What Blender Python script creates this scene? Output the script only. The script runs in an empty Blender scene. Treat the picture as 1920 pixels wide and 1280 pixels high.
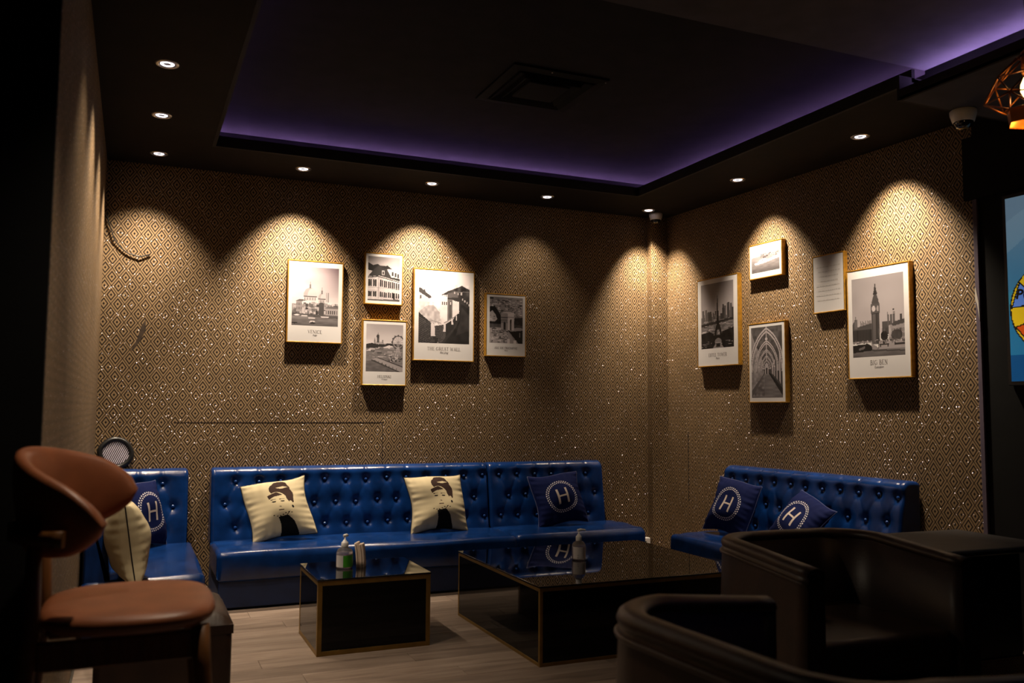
import bpy, bmesh, math, random
import numpy as np
from mathutils import Vector, Matrix, noise

# ------------------------------------------------------------------ scene, camera, world
scene = bpy.context.scene
COL = scene.collection
random.seed(7)
PI = math.pi
cam_d = bpy.data.cameras.new('camera')
cam_d.sensor_width = 36.0
cam_d.lens = 36.0 * 1638.65 / 1920.0
cam_d.clip_start = 0.05
cam = bpy.data.objects.new('camera', cam_d)
COL.objects.link(cam)
_r = Vector((0.9174761839815325, -0.397739879388975, 0.006359258630432222))
_u = Vector((-0.03660594218037575, -0.06849962016344165, 0.9969793413278688))
_f = Vector((0.3961028361723406, 0.9149375882436506, 0.07740641313948134))
cam.matrix_world = Matrix(((_r.x, _u.x, -_f.x, 0), (_r.y, _u.y, -_f.y, 0), (_r.z, _u.z, -_f.z, 1.15), (0, 0, 0, 1)))
cam_d.dof.use_dof = True
cam_d.dof.focus_distance = 6.0
cam_d.dof.aperture_fstop = 3.2
scene.camera = cam

world = bpy.data.worlds.new('world')
scene.world = world
world.use_nodes = True
world.node_tree.nodes['Background'].inputs[0].default_value = (0.75, 0.72, 1.0, 1)
world.node_tree.nodes['Background'].inputs[1].default_value = 0.0035

vs = scene.view_settings
vs.view_transform = 'Standard'
vs.look = 'None'
vs.gamma = 1.0
vs.use_curve_mapping = False
vs.exposure = 0.0
SPOT_W = 215.0

# ------------------------------------------------------------------ measures (metres)
YB = 5.966                       # back wall
XL = -0.20                       # partition wall on the left
PHI = 0.04338                    # the right wall is not quite square to the back wall
PR = Vector((3.9177, 5.8424, 0))
DR = Vector((math.sin(PHI), -math.cos(PHI), 0))
NR = Vector((-math.cos(PHI), -math.sin(PHI), 0))
ROT_R = -(PI / 2 - PHI)
ZS = 2.70                        # soffit
LW, LH = 0.0798, 0.11329         # wallpaper repeat
def rw(s, off=0.0, z=0.0):
    p = PR + DR * s + NR * off
    return (p.x, p.y, z)

# ------------------------------------------------------------------ materials
def ramp(nt, stops):
    n = nt.nodes.new('ShaderNodeValToRGB')
    cr = n.color_ramp
    while len(cr.elements) < len(stops): cr.elements.new(0.5)
    for e, (p, c) in zip(cr.elements, stops):
        e.position = p; e.color = (c[0], c[1], c[2], 1)
    return n
def new_mat(name):
    m = bpy.data.materials.new(name); m.use_nodes = True
    nt = m.node_tree
    return m, nt, nt.nodes['Principled BSDF']
def mat(name, col, rough=0.5, metal=0.0, var=0.12, scale=8.0, bump=0.0, bscale=60.0, spec=0.5, coat=0.0, stretch=(1, 1, 1), sheen=0.0):
    m, nt, b = new_mat(name)
    N, L = nt.nodes, nt.links
    tc = N.new('ShaderNodeTexCoord'); mp = N.new('ShaderNodeMapping')
    mp.inputs['Scale'].default_value = stretch
    L.new(tc.outputs['Object'], mp.inputs[0])
    nz = N.new('ShaderNodeTexNoise'); nz.inputs['Scale'].default_value = scale; nz.inputs['Detail'].default_value = 5
    L.new(mp.outputs[0], nz.inputs['Vector'])
    lo = [c * (1 - var) for c in col]; hi = [min(1, c * (1 + var)) for c in col]
    rp = ramp(nt, [(0.3, lo), (0.7, hi)])
    L.new(nz.outputs['Fac'], rp.inputs[0]); L.new(rp.outputs[0], b.inputs['Base Color'])
    b.inputs['Roughness'].default_value = rough
    b.inputs['Metallic'].default_value = metal
    b.inputs['Specular IOR Level'].default_value = spec
    b.inputs['Coat Weight'].default_value = coat
    b.inputs['Sheen Weight'].default_value = sheen
    if bump:
        n2 = N.new('ShaderNodeTexNoise'); n2.inputs['Scale'].default_value = bscale; n2.inputs['Detail'].default_value = 4
        L.new(mp.outputs[0], n2.inputs['Vector'])
        bp = N.new('ShaderNodeBump'); bp.inputs['Strength'].default_value = bump; bp.inputs['Distance'].default_value = 0.004
        L.new(n2.outputs['Fac'], bp.inputs['Height']); L.new(bp.outputs[0], b.inputs['Normal'])
    return m
def emit_mat(name, col, strength):
    m, nt, b = new_mat(name)
    b.inputs['Base Color'].default_value = (*[c * 0.3 for c in col], 1)
    b.inputs['Emission Color'].default_value = (*col, 1)
    b.inputs['Emission Strength'].default_value = strength
    return m
def attr_mat(name, rough=0.6, spec=0.3, emit=0.0, sheen=0.0, depth=1.0):
    m, nt, b = new_mat(name)
    a = nt.nodes.new('ShaderNodeVertexColor'); a.layer_name = 'print'
    sc = nt.nodes.new('ShaderNodeVectorMath'); sc.operation = 'SCALE'; sc.inputs['Scale'].default_value = depth
    nt.links.new(a.outputs[0], sc.inputs[0]); nt.links.new(sc.outputs[0], b.inputs['Base Color'])
    b.inputs['Roughness'].default_value = rough
    b.inputs['Specular IOR Level'].default_value = spec
    b.inputs['Sheen Weight'].default_value = sheen
    if emit:
        nt.links.new(a.outputs[0], b.inputs['Emission Color'])
        b.inputs['Emission Strength'].default_value = emit
    return m

def wallpaper_mat():
    m, nt, b = new_mat('diamond_wallpaper')
    N, L = nt.nodes, nt.links
    def math_n(op, a, bb=None, c=None):
        n = N.new('ShaderNodeMath'); n.operation = op
        for i, v in enumerate((a, bb, c)):
            if v is None: continue
            if isinstance(v, (int, float)): n.inputs[i].default_value = v
            else: L.new(v, n.inputs[i])
        return n.outputs[0]
    uv = N.new('ShaderNodeUVMap'); uv.uv_map = 'UVMap'
    sp = N.new('ShaderNodeSeparateXYZ'); L.new(uv.outputs[0], sp.inputs[0])
    def tri(x): return math_n('ABSOLUTE', math_n('SUBTRACT', math_n('FRACT', math_n('ADD', x, 0.5)), 0.5))
    p = tri(math_n('ADD', sp.outputs[0], sp.outputs[1])); q = tri(math_n('SUBTRACT', sp.outputs[0], sp.outputs[1]))
    d = math_n('MULTIPLY', math_n('MAXIMUM', p, q), 2.0)
    gold = (0.275, 0.183, 0.098); dark = (0.009, 0.004, 0.0025)
    rp = ramp(nt, [(0.0, dark), (0.15, dark), (0.20, gold), (0.45, gold), (0.50, dark), (0.645, dark), (0.695, gold), (0.915, gold), (0.955, dark), (1.0, dark)])
    L.new(d, rp.inputs[0])
    nz = N.new('ShaderNodeTexNoise'); nz.inputs['Scale'].default_value = 0.5; nz.inputs['Detail'].default_value = 6
    L.new(uv.outputs[0], nz.inputs['Vector'])
    wear = ramp(nt, [(0.3, (0.82, 0.82, 0.82)), (0.7, (1.05, 1.05, 1.05))]); L.new(nz.outputs['Fac'], wear.inputs[0])
    mx = N.new('ShaderNodeMix'); mx.data_type = 'RGBA'; mx.blend_type = 'MULTIPLY'; mx.inputs[0].default_value = 1
    L.new(rp.outputs[0], mx.inputs[6]); L.new(wear.outputs[0], mx.inputs[7])
    # glitter flakes glued to the paper, each turned its own way
    vo = N.new('ShaderNodeTexVoronoi'); vo.voronoi_dimensions = '2D'; vo.inputs['Scale'].default_value = 2.7
    L.new(uv.outputs[0], vo.inputs['Vector'])
    near = math_n('LESS_THAN', vo.outputs['Distance'], 0.062)
    cs = N.new('ShaderNodeSeparateColor'); L.new(vo.outputs['Color'], cs.inputs[0])
    fl = math_n('MULTIPLY', near, math_n('GREATER_THAN', cs.outputs[2], 0.56))
    m2 = N.new('ShaderNodeMix'); m2.data_type = 'RGBA'
    L.new(fl, m2.inputs[0]); L.new(mx.outputs[2], m2.inputs[6]); m2.inputs[7].default_value = (0.85, 0.78, 0.88, 1)
    L.new(m2.outputs[2], b.inputs['Base Color'])
    L.new(math_n('MULTIPLY', fl, 0.35), b.inputs['Metallic'])
    L.new(math_n('SUBTRACT', 0.62, math_n('MULTIPLY', fl, 0.16)), b.inputs['Roughness'])
    b.inputs['Specular IOR Level'].default_value = 0.25
    geo = N.new('ShaderNodeNewGeometry')
    v1 = N.new('ShaderNodeVectorMath'); v1.operation = 'SUBTRACT'; L.new(vo.outputs['Color'], v1.inputs[0]); v1.inputs[1].default_value = (0.5, 0.5, 0.25)
    v2 = N.new('ShaderNodeVectorMath'); v2.operation = 'SCALE'; L.new(v1.outputs[0], v2.inputs[0]); L.new(math_n('MULTIPLY', fl, 1.6), v2.inputs['Scale'])
    v3 = N.new('ShaderNodeVectorMath'); v3.operation = 'ADD'; L.new(geo.outputs['Normal'], v3.inputs[0]); L.new(v2.outputs[0], v3.inputs[1])
    v4 = N.new('ShaderNodeVectorMath'); v4.operation = 'NORMALIZE'; L.new(v3.outputs[0], v4.inputs[0])
    L.new(v4.outputs[0], b.inputs['Normal'])
    return m

def plank_mat():
    m, nt, b = new_mat('wood_plank')
    N, L = nt.nodes, nt.links
    tc = N.new('ShaderNodeTexCoord'); oi = N.new('ShaderNodeObjectInfo')
    mp = N.new('ShaderNodeMapping'); mp.inputs['Scale'].default_value = (1.6, 14, 1)
    ad = N.new('ShaderNodeVectorMath'); ad.operation = 'ADD'
    sc = N.new('ShaderNodeVectorMath'); sc.operation = 'SCALE'; sc.inputs[0].default_value = (13, 7, 3)
    L.new(oi.outputs['Random'], sc.inputs['Scale']); L.new(tc.outputs['Object'], ad.inputs[0]); L.new(sc.outputs[0], ad.inputs[1]); L.new(ad.outputs[0], mp.inputs[0])
    nz = N.new('ShaderNodeTexNoise'); nz.inputs['Scale'].default_value = 1.6; nz.inputs['Detail'].default_value = 7; nz.inputs['Distortion'].default_value = 0.7
    L.new(mp.outputs[0], nz.inputs['Vector'])
    rp = ramp(nt, [(0.25, (0.13, 0.094, 0.074)), (0.5, (0.22, 0.167, 0.134)), (0.75, (0.29, 0.23, 0.19))])
    L.new(nz.outputs['Fac'], rp.inputs[0])
    tone = ramp(nt, [(0.0, (0.78, 0.76, 0.74)), (1.0, (1.12, 1.1, 1.08))]); L.new(oi.outputs['Random'], tone.inputs[0])
    mx = N.new('ShaderNodeMix'); mx.data_type = 'RGBA'; mx.blend_type = 'MULTIPLY'; mx.inputs[0].default_value = 1
    L.new(rp.outputs[0], mx.inputs[6]); L.new(tone.outputs[0], mx.inputs[7]); L.new(mx.outputs[2], b.inputs['Base Color'])
    b.inputs['Roughness'].default_value = 0.5; b.inputs['Specular IOR Level'].default_value = 0.3
    return m

M = {}
M['paper'] = wallpaper_mat()
M['plank'] = plank_mat()
M['black'] = mat('black_paint', (0.012, 0.011, 0.012), 0.75, spec=0.2)
M['blackwall'] = mat('black_wall_paint', (0.008, 0.008, 0.008), 0.8, spec=0.15)
M['coffer'] = mat('matt_coffer_paint', (0.022, 0.021, 0.022), 0.9, spec=0.05)
M['grey_ceiling'] = mat('grey_ceiling_paint', (0.085, 0.082, 0.092), 0.9, spec=0.05)
M['soffit'] = mat('dark_soffit_paint', (0.015, 0.012, 0.0105), 0.85, spec=0.1)
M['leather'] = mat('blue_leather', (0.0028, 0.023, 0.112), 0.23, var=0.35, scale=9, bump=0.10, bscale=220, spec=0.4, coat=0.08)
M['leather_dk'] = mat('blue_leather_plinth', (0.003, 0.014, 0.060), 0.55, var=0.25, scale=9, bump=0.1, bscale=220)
M['button'] = mat('blue_leather_button', (0.008, 0.04, 0.18), 0.16, coat=0.5)
M['glass_black'] = mat('black_glass', (0.003, 0.003, 0.0035), 0.02, var=0.0, spec=0.75)
M['glass_side'] = mat('black_glass_panel', (0.002, 0.002, 0.0025), 0.05, var=0.0, spec=0.22)
M['brass'] = mat('aged_brass', (0.27, 0.165, 0.042), 0.42, metal=0.75, var=0.2, scale=14)
M['gold_frame'] = mat('gold_frame', (0.42, 0.215, 0.026), 0.38, metal=0.55, var=0.25, scale=40)
M['tan'] = mat('tan_leather', (0.26, 0.083, 0.033), 0.42, var=0.15, scale=14, bump=0.08, bscale=260)
M['wood'] = mat('walnut_wood', (0.13, 0.05, 0.012), 0.4, var=0.4, scale=5, stretch=(12, 12, 1))
M['brown'] = mat('dark_brown_leather', (0.034, 0.017, 0.010), 0.42, var=0.35, scale=10, bump=0.15, bscale=120)
M['white_pl'] = mat('white_plastic', (0.72, 0.70, 0.68), 0.4, var=0.03)
M['cream'] = mat('cream_cloth', (0.66, 0.58, 0.43), 0.85, var=0.06, bump=0.1, bscale=300)
M['navy'] = mat('navy_velvet', (0.006, 0.018, 0.11), 0.85, var=0.15, sheen=0.3)
M['blk_pl'] = mat('black_plastic', (0.01, 0.01, 0.011), 0.35, var=0.05)
M['vent'] = mat('matt_black_vent', (0.006, 0.006, 0.006), 0.8, var=0.05, spec=0.1)
M['dome'] = mat('smoked_dome', (0.01, 0.01, 0.012), 0.06, var=0.0, spec=0.8)
M['chrome'] = mat('satin_nickel', (0.62, 0.60, 0.58), 0.3, metal=0.9, var=0.05)
M['lamp'] = emit_mat('lamp_lens', (1.0, 0.90, 1.0), 5.0)
M['led'] = emit_mat('violet_led', (0.62, 0.35, 1.0), 125.0)
M['cage'] = mat('blackened_copper', (0.22, 0.07, 0.012), 0.4, metal=0.8, var=0.3, scale=40)
M['led2'] = emit_mat('violet_led_bright', (0.62, 0.40, 1.0), 95.0)
M['copper'] = mat('copper_wire', (0.80, 0.30, 0.05), 0.3, metal=0.8, var=0.1)
M['bulb'] = emit_mat('warm_bulb', (1.0, 0.62, 0.22), 9.0)
M['print'] = attr_mat('poster_print', 0.35, 0.4, depth=0.66)
M['ink'] = mat('dark_ink', (0.045, 0.03, 0.03), 0.7, var=0.0)
M['ink_grey'] = mat('grey_ink', (0.42, 0.40, 0.40), 0.7, var=0.0)
M['cloth_print'] = attr_mat('printed_cloth', 0.85, 0.15, sheen=0.0, depth=0.66)
M['screen'] = attr_mat('lit_display', 0.3, 0.3, emit=0.55)
M['clear'] = mat('clear_plastic', (0.75, 0.74, 0.80), 0.08, var=0.0)
M['clear'].node_tree.nodes['Principled BSDF'].inputs['Transmission Weight'].default_value = 0.92
M['clear'].node_tree.nodes['Principled BSDF'].inputs['IOR'].default_value = 1.2
M['gel'] = mat('clear_gel', (0.55, 0.48, 0.55), 0.15, var=0.0)
M['gel'].node_tree.nodes['Principled BSDF'].inputs['Transmission Weight'].default_value = 0.6
M['green'] = mat('green_label', (0.045, 0.27, 0.012), 0.5, var=0.08)
M['label_white'] = mat('white_label', (0.55, 0.52, 0.52), 0.5, var=0.03)
M['tissue'] = mat('paper_napkin', (0.66, 0.52, 0.42), 0.9, var=0.05)
M['jamb'] = mat('mauve_jamb_paint', (0.10, 0.075, 0.11), 0.7)
M['plaster'] = mat('torn_plaster', (0.55, 0.50, 0.45), 0.9)
M['groove'] = mat('groove_shadow_paint', (0.02, 0.012, 0.008), 0.9)
M['smudge'] = mat('brown_smudge', (0.05, 0.032, 0.02), 0.9, var=.5, scale=30)
M['weave'] = mat('pale_woven_mesh', (0.55, 0.50, 0.60), 0.6)
M['floor'] = mat('floor_subbase', (0.05, 0.04, 0.03), 0.8)

# ------------------------------------------------------------------ mesh helpers
class MB:
    def __init__(s): s.v = []; s.f = []; s.smooth = []
    def add(s, vs_, fs, sm=False):
        o = len(s.v); s.v += [tuple(v) for v in vs_]
        for f in fs: s.f.append(tuple(i + o for i in f)); s.smooth.append(sm)
        return s
    def box(s, x0, x1, y0, y1, z0, z1):
        return s.add([(x0, y0, z0), (x1, y0, z0), (x1, y1, z0), (x0, y1, z0), (x0, y0, z1), (x1, y0, z1), (x1, y1, z1), (x0, y1, z1)],
                     [(0, 3, 2, 1), (4, 5, 6, 7), (0, 1, 5, 4), (1, 2, 6, 5), (2, 3, 7, 6), (3, 0, 4, 7)])
    def rbox(s, x0, x1, y0, y1, z0, z1, r=0.01, seg=3):
        bm = bmesh.new(); bmesh.ops.create_cube(bm, size=1)
        for v in bm.verts:
            v.co = Vector(((x0 + x1) / 2 + v.co.x * (x1 - x0), (y0 + y1) / 2 + v.co.y * (y1 - y0), (z0 + z1) / 2 + v.co.z * (z1 - z0)))
        bmesh.ops.bevel(bm, geom=list(bm.edges), offset=r, segments=seg, profile=0.5, affect='EDGES')
        bm.verts.index_update()
        big = sorted((f.calc_area() for f in bm.faces), reverse=True)[5] * 0.999
        o = len(s.v); s.v += [v.co[:] for v in bm.verts]
        for f in bm.faces: s.f.append(tuple(v.index + o for v in f.verts)); s.smooth.append(f.calc_area() < big)
        bm.free(); return s
    def grid(s, P, closed_u=False, closed_v=False, sm=True, flip=False):
        n, m = len(P), len(P[0]); fs = []
        for i in range(n if closed_u else n - 1):
            for j in range(m if closed_v else m - 1):
                a, b, c, d = i * m + j, ((i + 1) % n) * m + j, ((i + 1) % n) * m + (j + 1) % m, i * m + (j + 1) % m
                fs.append((a, d, c, b) if flip else (a, b, c, d))
        return s.add([p for row in P for p in row], fs, sm)
    def lathe(s, prof, c=(0, 0, 0), seg=24, axis='z', cap=True):
        P = []
        for r, z in prof:
            row = []
            for k in range(seg):
                a = 2 * PI * k / seg
                row.append((c[0] + r * math.cos(a), c[1] + r * math.sin(a), c[2] + z))
            P.append(row)
        o = len(s.v); s.grid(P, closed_v=True, flip=True)
        if cap:
            s.f.append(tuple(o + k for k in reversed(range(seg)))); s.smooth.append(False)
            e = o + (len(prof) - 1) * seg
            s.f.append(tuple(e + k for k in range(seg))); s.smooth.append(False)
        return s
    def tube(s, path, r, seg=8, cap=True, closed=False):
        path = [Vector(p) for p in path]; n = len(path); P = []
        rs = r if isinstance(r, (list, tuple)) else [r] * n
        t0 = (path[1] - path[0]).normalized()
        nrm = t0.orthogonal().normalized()
        for i, p in enumerate(path):
            if closed: t = (path[(i + 1) % n] - path[i - 1]).normalized()
            else: t = (path[min(i + 1, n - 1)] - path[max(i - 1, 0)]).normalized()
            nrm = (nrm - t * nrm.dot(t)).normalized(); bn = t.cross(nrm)
            P.append([p + (nrm * math.cos(2 * PI * k / seg) + bn * math.sin(2 * PI * k / seg)) * rs[i] for k in range(seg)])
        o = len(s.v); s.grid(P, closed_u=closed, closed_v=True)
        if cap and not closed:
            s.f.append(tuple(o + k for k in range(seg))); s.smooth.append(False)
            e = o + (n - 1) * seg
            s.f.append(tuple(e + k for k in reversed(range(seg)))); s.smooth.append(False)
        return s
    def prism(s, poly, y0, y1):           # polygon in x,z extruded along y
        n = len(poly)
        v = [(x, y0, z) for x, z in poly] + [(x, y1, z) for x, z in poly]
        f = [tuple(range(n)), tuple(reversed(range(n, 2 * n)))] + [(i, i + n, (i + 1) % n + n, (i + 1) % n) for i in range(n)]
        return s.add(v, f)
    def mesh(s, name):
        me = bpy.data.meshes.new(name); me.from_pydata(s.v, [], s.f)
        me.polygons.foreach_set('use_smooth', s.smooth); me.update()
        bm = bmesh.new(); bm.from_mesh(me); bmesh.ops.recalc_face_normals(bm, faces=bm.faces); bm.to_mesh(me); bm.free()
        return me
def obj(name, mb, m, parent=None, loc=None, rot=None):
    me = mb.mesh(name) if isinstance(mb, MB) else mb
    if m is not None and not me.materials: me.materials.append(m)
    o = bpy.data.objects.new(name, me); COL.objects.link(o)
    if parent is not None: o.parent = parent
    if loc is not None: o.location = loc
    if rot is not None: o.rotation_euler = rot
    return o
def tag(o, label, cat, group=None):
    o['label'] = label; o['category'] = cat
    if group: o['group'] = group
    return o
def thing(name, label, cat, loc=(0, 0, 0), rotz=0.0, group=None, rot=None):
    o = bpy.data.objects.new(name, None); COL.objects.link(o)
    o.empty_display_size = 0.05
    o.location = loc; o.rotation_euler = rot if rot else (0, 0, rotz)
    return tag(o, label, cat, group)
def struct(name, mb, m, parent=None, label=None):
    o = obj(name, mb, m, parent)
    if parent is None:
        o['kind'] = 'structure'
        if label: o['label'] = label
    return o
def uv_map(o, fn):
    me = o.data; l = me.uv_layers.new(name='UVMap')
    for poly in me.polygons:
        for li in poly.loop_indices:
            l.data[li].uv = fn(me.vertices[me.loops[li].vertex_index].co, poly.normal)
    return o
def copy_tree(o, parent=None):
    c = o.copy(); COL.objects.link(c)
    if parent is not None: c.parent = parent
    for ch in list(o.children): copy_tree(ch, c)
    return c

# ------------------------------------------------------------------ room shell
fl = struct('floor', MB().box(-3.2, 4.6, -0.6, 7.3, -0.08, -0.012), M['floor'])
PWD, PLN = 0.142, 1.18
pm = MB().rbox(0, PLN - 0.0016, 0, PWD - 0.0016, -0.012, 0.0, 0.0012, 1).mesh('plank'); pm.materials.append(M['plank'])
rows = 0
y = 5.92 - PWD
while y > 0.9:
    off = (rows * 0.437 + 0.12) % 1.0 * PLN
    x = -0.18 - off
    while x < 3.9:
        x0 = max(x, -0.19)
        ln = min(x + PLN, 3.90) - x0
        if ln > 0.06:
            if abs(ln - PLN) < 1e-6: me = pm
            else:
                me = MB().rbox(0, ln - 0.0016, 0, PWD - 0.0016, -0.012, 0.0, 0.0012, 1).mesh('plank'); me.materials.append(M['plank'])
            obj('plank', me, None, fl, (x0, y, 0))
        x += PLN
    y -= PWD; rows += 1

wb = struct('wall_back', MB().box(XL, 3.763, YB, YB + 0.12, 0, 2.705), M['paper'])
uv_map(wb, lambda c, n: ((c.x + 0.1458) / LW, (c.z - 1.0545) / LH))
colm = struct('wall_corner', MB().box(3.763, 3.95, 5.900, YB + 0.12, 0, 2.705), M['paper'])
uv_map(colm, lambda c, n: ((c.x - 3.842 if abs(n.y) > .5 else c.y - 5.93) / LW, (c.z - 1.0545) / LH))
wr = MB()
a = [PR + DR * -0.085, PR + DR * 2.648]
q = [a[0], a[1], a[1] - NR * 0.12, a[0] - NR * 0.12]
wr.add([(p.x, p.y, z) for z in (0, 2.705) for p in q], [(0, 1, 2, 3), (4, 7, 6, 5), (0, 4, 5, 1), (1, 5, 6, 2), (2, 6, 7, 3), (3, 7, 4, 0)])
wrt = struct('wall_right', wr, M['paper'])
uv_map(wrt, lambda c, n: ((c - PR).dot(DR) / LW, (c.z - 1.1227) / LH))
wl = struct('wall_left', MB().box(XL - 0.24, XL, 2.44, YB + 0.12, 0, 2.705), M['paper'])
obj('end_panel', MB().box(XL - 0.26, XL - 0.0005, 2.41, 2.44, 0, 2.70), M['blackwall'], wl)
uv_map(wl, lambda c, n: (c.y / LW, (c.z - 1.08) / LH))
# groove of the papered-over hatch in the back wall and the open seam in the right wall
for (x0, x1, z0, z1) in ((0.245, 1.605, 1.052, 1.055), (1.603, 1.607, 0.60, 1.055)):
    obj('groove', MB().box(x0, x1, YB - 0.0012, YB + 0.002, z0, z1), M['groove'], wb)
g = obj('groove', MB().box(0.19, 0.1955, -0.0012, 0.002, 0.45, 0.985), M['groove'], wrt); g.location = PR; g.rotation_euler = (0, 0, ROT_R)
obj('stain', MB().prism([(0.058, 1.70), (0.062, 1.64), (0.035, 1.57), (-0.012, 1.50), (-0.02, 1.505), (0.015, 1.58), (0.035, 1.66)], YB - 0.0010, YB + 0.001), M['smudge'], wb)
# black wall beyond the papered right wall
bw = MB().box(2.648, 6.2, -0.002, 0.12, 0, 2.705)
bwo = struct('wall_near', bw, M['blackwall']); bwo.location = PR; bwo.rotation_euler = (0, 0, ROT_R)
obj('panel', MB().box(2.604, 3.4, -0.022, -0.002, 2.266, 2.60), M['blackwall'], bwo)
t = struct('trim_1', MB().rbox(2.649, 2.676, -0.018, -0.002, 0.0, 2.265, 0.003, 1), M['jamb']); t.location = PR; t.rotation_euler = (0, 0, ROT_R)
obj('torn_plaster', MB().prism([(2.650, 1.80), (2.655, 1.795), (2.668, 1.72), (2.672, 1.62), (2.667, 1.66), (2.659, 1.71), (2.650, 1.735)], -0.0195, -0.017), M['plaster'], t)
# dark booth behind the partition
struct('wall_booth', MB().box(-3.2, XL - 0.24, 7.12, 7.24, 0, 2.9), M['blackwall'])
struct('wall_booth_side', MB().box(-3.3, -3.2, -0.6, 7.24, 0, 2.9), M['blackwall'])

# ceiling: coffer with a violet cove over the lounge, a lower grey coffer nearer
ce = struct('ceiling', MB().box(-0.05, 3.80, 2.90, 5.80, 2.90, 2.96), M['coffer'])
obj('soffit', MB().box(XL - 0.24, 4.15, 5.39, YB + 0.12, ZS, ZS + 0.015), M['soffit'], ce)
obj('soffit', MB().box(XL - 0.24, 0.38, 2.90, 5.39, ZS, ZS + 0.015), M['soffit'], ce)
obj('soffit', MB().box(3.335, 4.20, 2.935, 5.39, ZS, ZS + 0.015), M['soffit'], ce)
obj('lip', MB().box(0.38, 3.335, 5.37, 5.39, ZS - 0.002, ZS + 0.062), M['black'], ce)
obj('lip', MB().box(0.38, 0.40, 2.935, 5.37, ZS - 0.002, ZS + 0.062), M['black'], ce)
obj('lip', MB().box(3.315, 3.335, 2.935, 5.37, ZS - 0.002, ZS + 0.062), M['black'], ce)
obj('cove_wall', MB().box(0.0, 3.74, 5.74, 5.76, ZS + 0.015, 2.90), M['coffer'], ce)
obj('cove_wall', MB().box(0.0, 0.02, 2.935, 5.74, ZS + 0.015, 2.90), M['coffer'], ce)
obj('cove_wall', MB().box(3.72, 3.74, 2.935, 5.74, ZS + 0.015, 2.90), M['coffer'], ce)
obj('grey_panel', MB().box(-0.2, 3.40, -0.6, 2.92, 2.76, 2.92), M['grey_ceiling'], ce)
obj('soffit', MB().box(3.235, 4.35, -0.6, 2.935, 2.60, 2.615), M['grey_ceiling'], ce)
obj('lip', MB().box(3.235, 3.25, -0.6, 2.935, 2.599, 2.652), M['soffit'], ce)
obj('cove_wall', MB().box(3.385, 3.40, -0.6, 2.92, 2.615, 2.76), M['coffer'], ce)
obj('bulkhead', MB().box(3.235, 4.30, 2.935, 2.95, 2.60, 2.72), M['black'], ce)
obj('soffit', MB().box(-3.2, 0.0, -0.6, 2.90, 2.60, 2.615), M['soffit'], ce)
obj('booth_ceiling', MB().box(-3.2, XL - 0.24, 2.90, 7.2, 2.70, 2.72), M['blackwall'], ce)

def led(name, label, x0, x1, y0, y1, z, grp='violet cove lights', m_=M['led'], guard_top=.0032):
    t = thing(name, label, 'strip light', ((x0 + x1) / 2, (y0 + y1) / 2, z), 0, grp)
    a, b = (x1 - x0) / 2, (y1 - y0) / 2
    obj('diodes', MB().box(-a, a, -b, b, 0.0, 0.002), m_, t)
    cx, cy = 1.9 - t.location.x, 3.9 - t.location.y      # unseen black guard added on the room side to narrow the violet band
    if a > b: obj('light_guard', MB().box(-a, a, -b - .003, -b - .001, -.004, guard_top), M['blk_pl'], t)
    elif cx > 0: obj('light_guard', MB().box(a + .001, a + .003, -b, b, -.004, guard_top), M['blk_pl'], t)
    else: obj('light_guard', MB().box(-a - .003, -a - .001, -b, b, -.004, guard_top), M['blk_pl'], t)
    return t
led('led_strip', 'violet LED strip hidden in the cove along the back wall', 0.06, 3.70, 5.727, 5.739, 2.752)
led('led_strip', 'violet LED strip hidden in the cove above the partition', 0.021, 0.033, 3.0, 5.70, 2.752)
led('led_strip', 'violet LED strip hidden in the cove above the right wall', 3.707, 3.719, 3.0, 5.70, 2.752)
led('led_strip', 'violet LED strip in the cove of the grey ceiling', 3.372, 3.384, -0.4, 2.918, 2.640, m_=M['led2'], guard_top=.0024)

# ------------------------------------------------------------------ recessed downlights
dl_ring = MB().lathe([(0.036, 0.004), (0.036, -0.004), (0.044, -0.006), (0.050, -0.003), (0.052, 0.0), (0.052, 0.004)], cap=False, seg=28).mesh('trim_ring'); dl_ring.materials.append(M['chrome'])
dl_ref = MB().lathe([(0.036, -0.003), (0.030, 0.006), (0.022, 0.012)], cap=False, seg=24).mesh('reflector'); dl_ref.materials.append(M['chrome'])
dl_lens = MB().lathe([(0.030, -0.0010), (0.027, -0.0030), (0.020, -0.0030), (0.017, -0.0010)], seg=24, cap=False).mesh('lens'); dl_lens.materials.append(M['lamp'])
dl_baf = MB().lathe([(0.036, -0.0006), (0.001, -0.0008)], seg=24, cap=False).mesh('baffle'); dl_baf.materials.append(M['blk_pl'])
def downlight(x, y, label, grp, w=1.0, z=ZS, col=(1.0, 0.82, 0.61), size=78, blend=1.0, tilt=(0, 0)):
    t = thing('downlight', label, 'ceiling light', (x, y, z), 0, grp)
    obj('trim_ring', dl_ring, None, t); obj('reflector', dl_ref, None, t); obj('lens', dl_lens, None, t); obj('baffle', dl_baf, None, t)
    ld = bpy.data.lights.new('downlight_beam', 'SPOT'); ld.energy = SPOT_W * w; ld.color = col
    ld.spot_size = math.radians(size); ld.spot_blend = blend; ld.shadow_soft_size = 0.022
    lo = bpy.data.objects.new('downlight_beam', ld); COL.objects.link(lo); lo.parent = t; lo.location = (0, 0, -0.012); lo.rotation_euler = (tilt[1], -tilt[0], 0)
    return t
for x, y, w, o in ((0.090, 4.16, .50, 'third from the back wall'), (0.088, 4.921, .55, 'second from the back wall'), (0.095, 5.689, .75, 'closest to the back wall')):
    downlight(x, y, 'recessed downlight in the row along the partition, ' + o, 'downlights above the partition', w, tilt=(-.10, 0), size=92)
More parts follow.
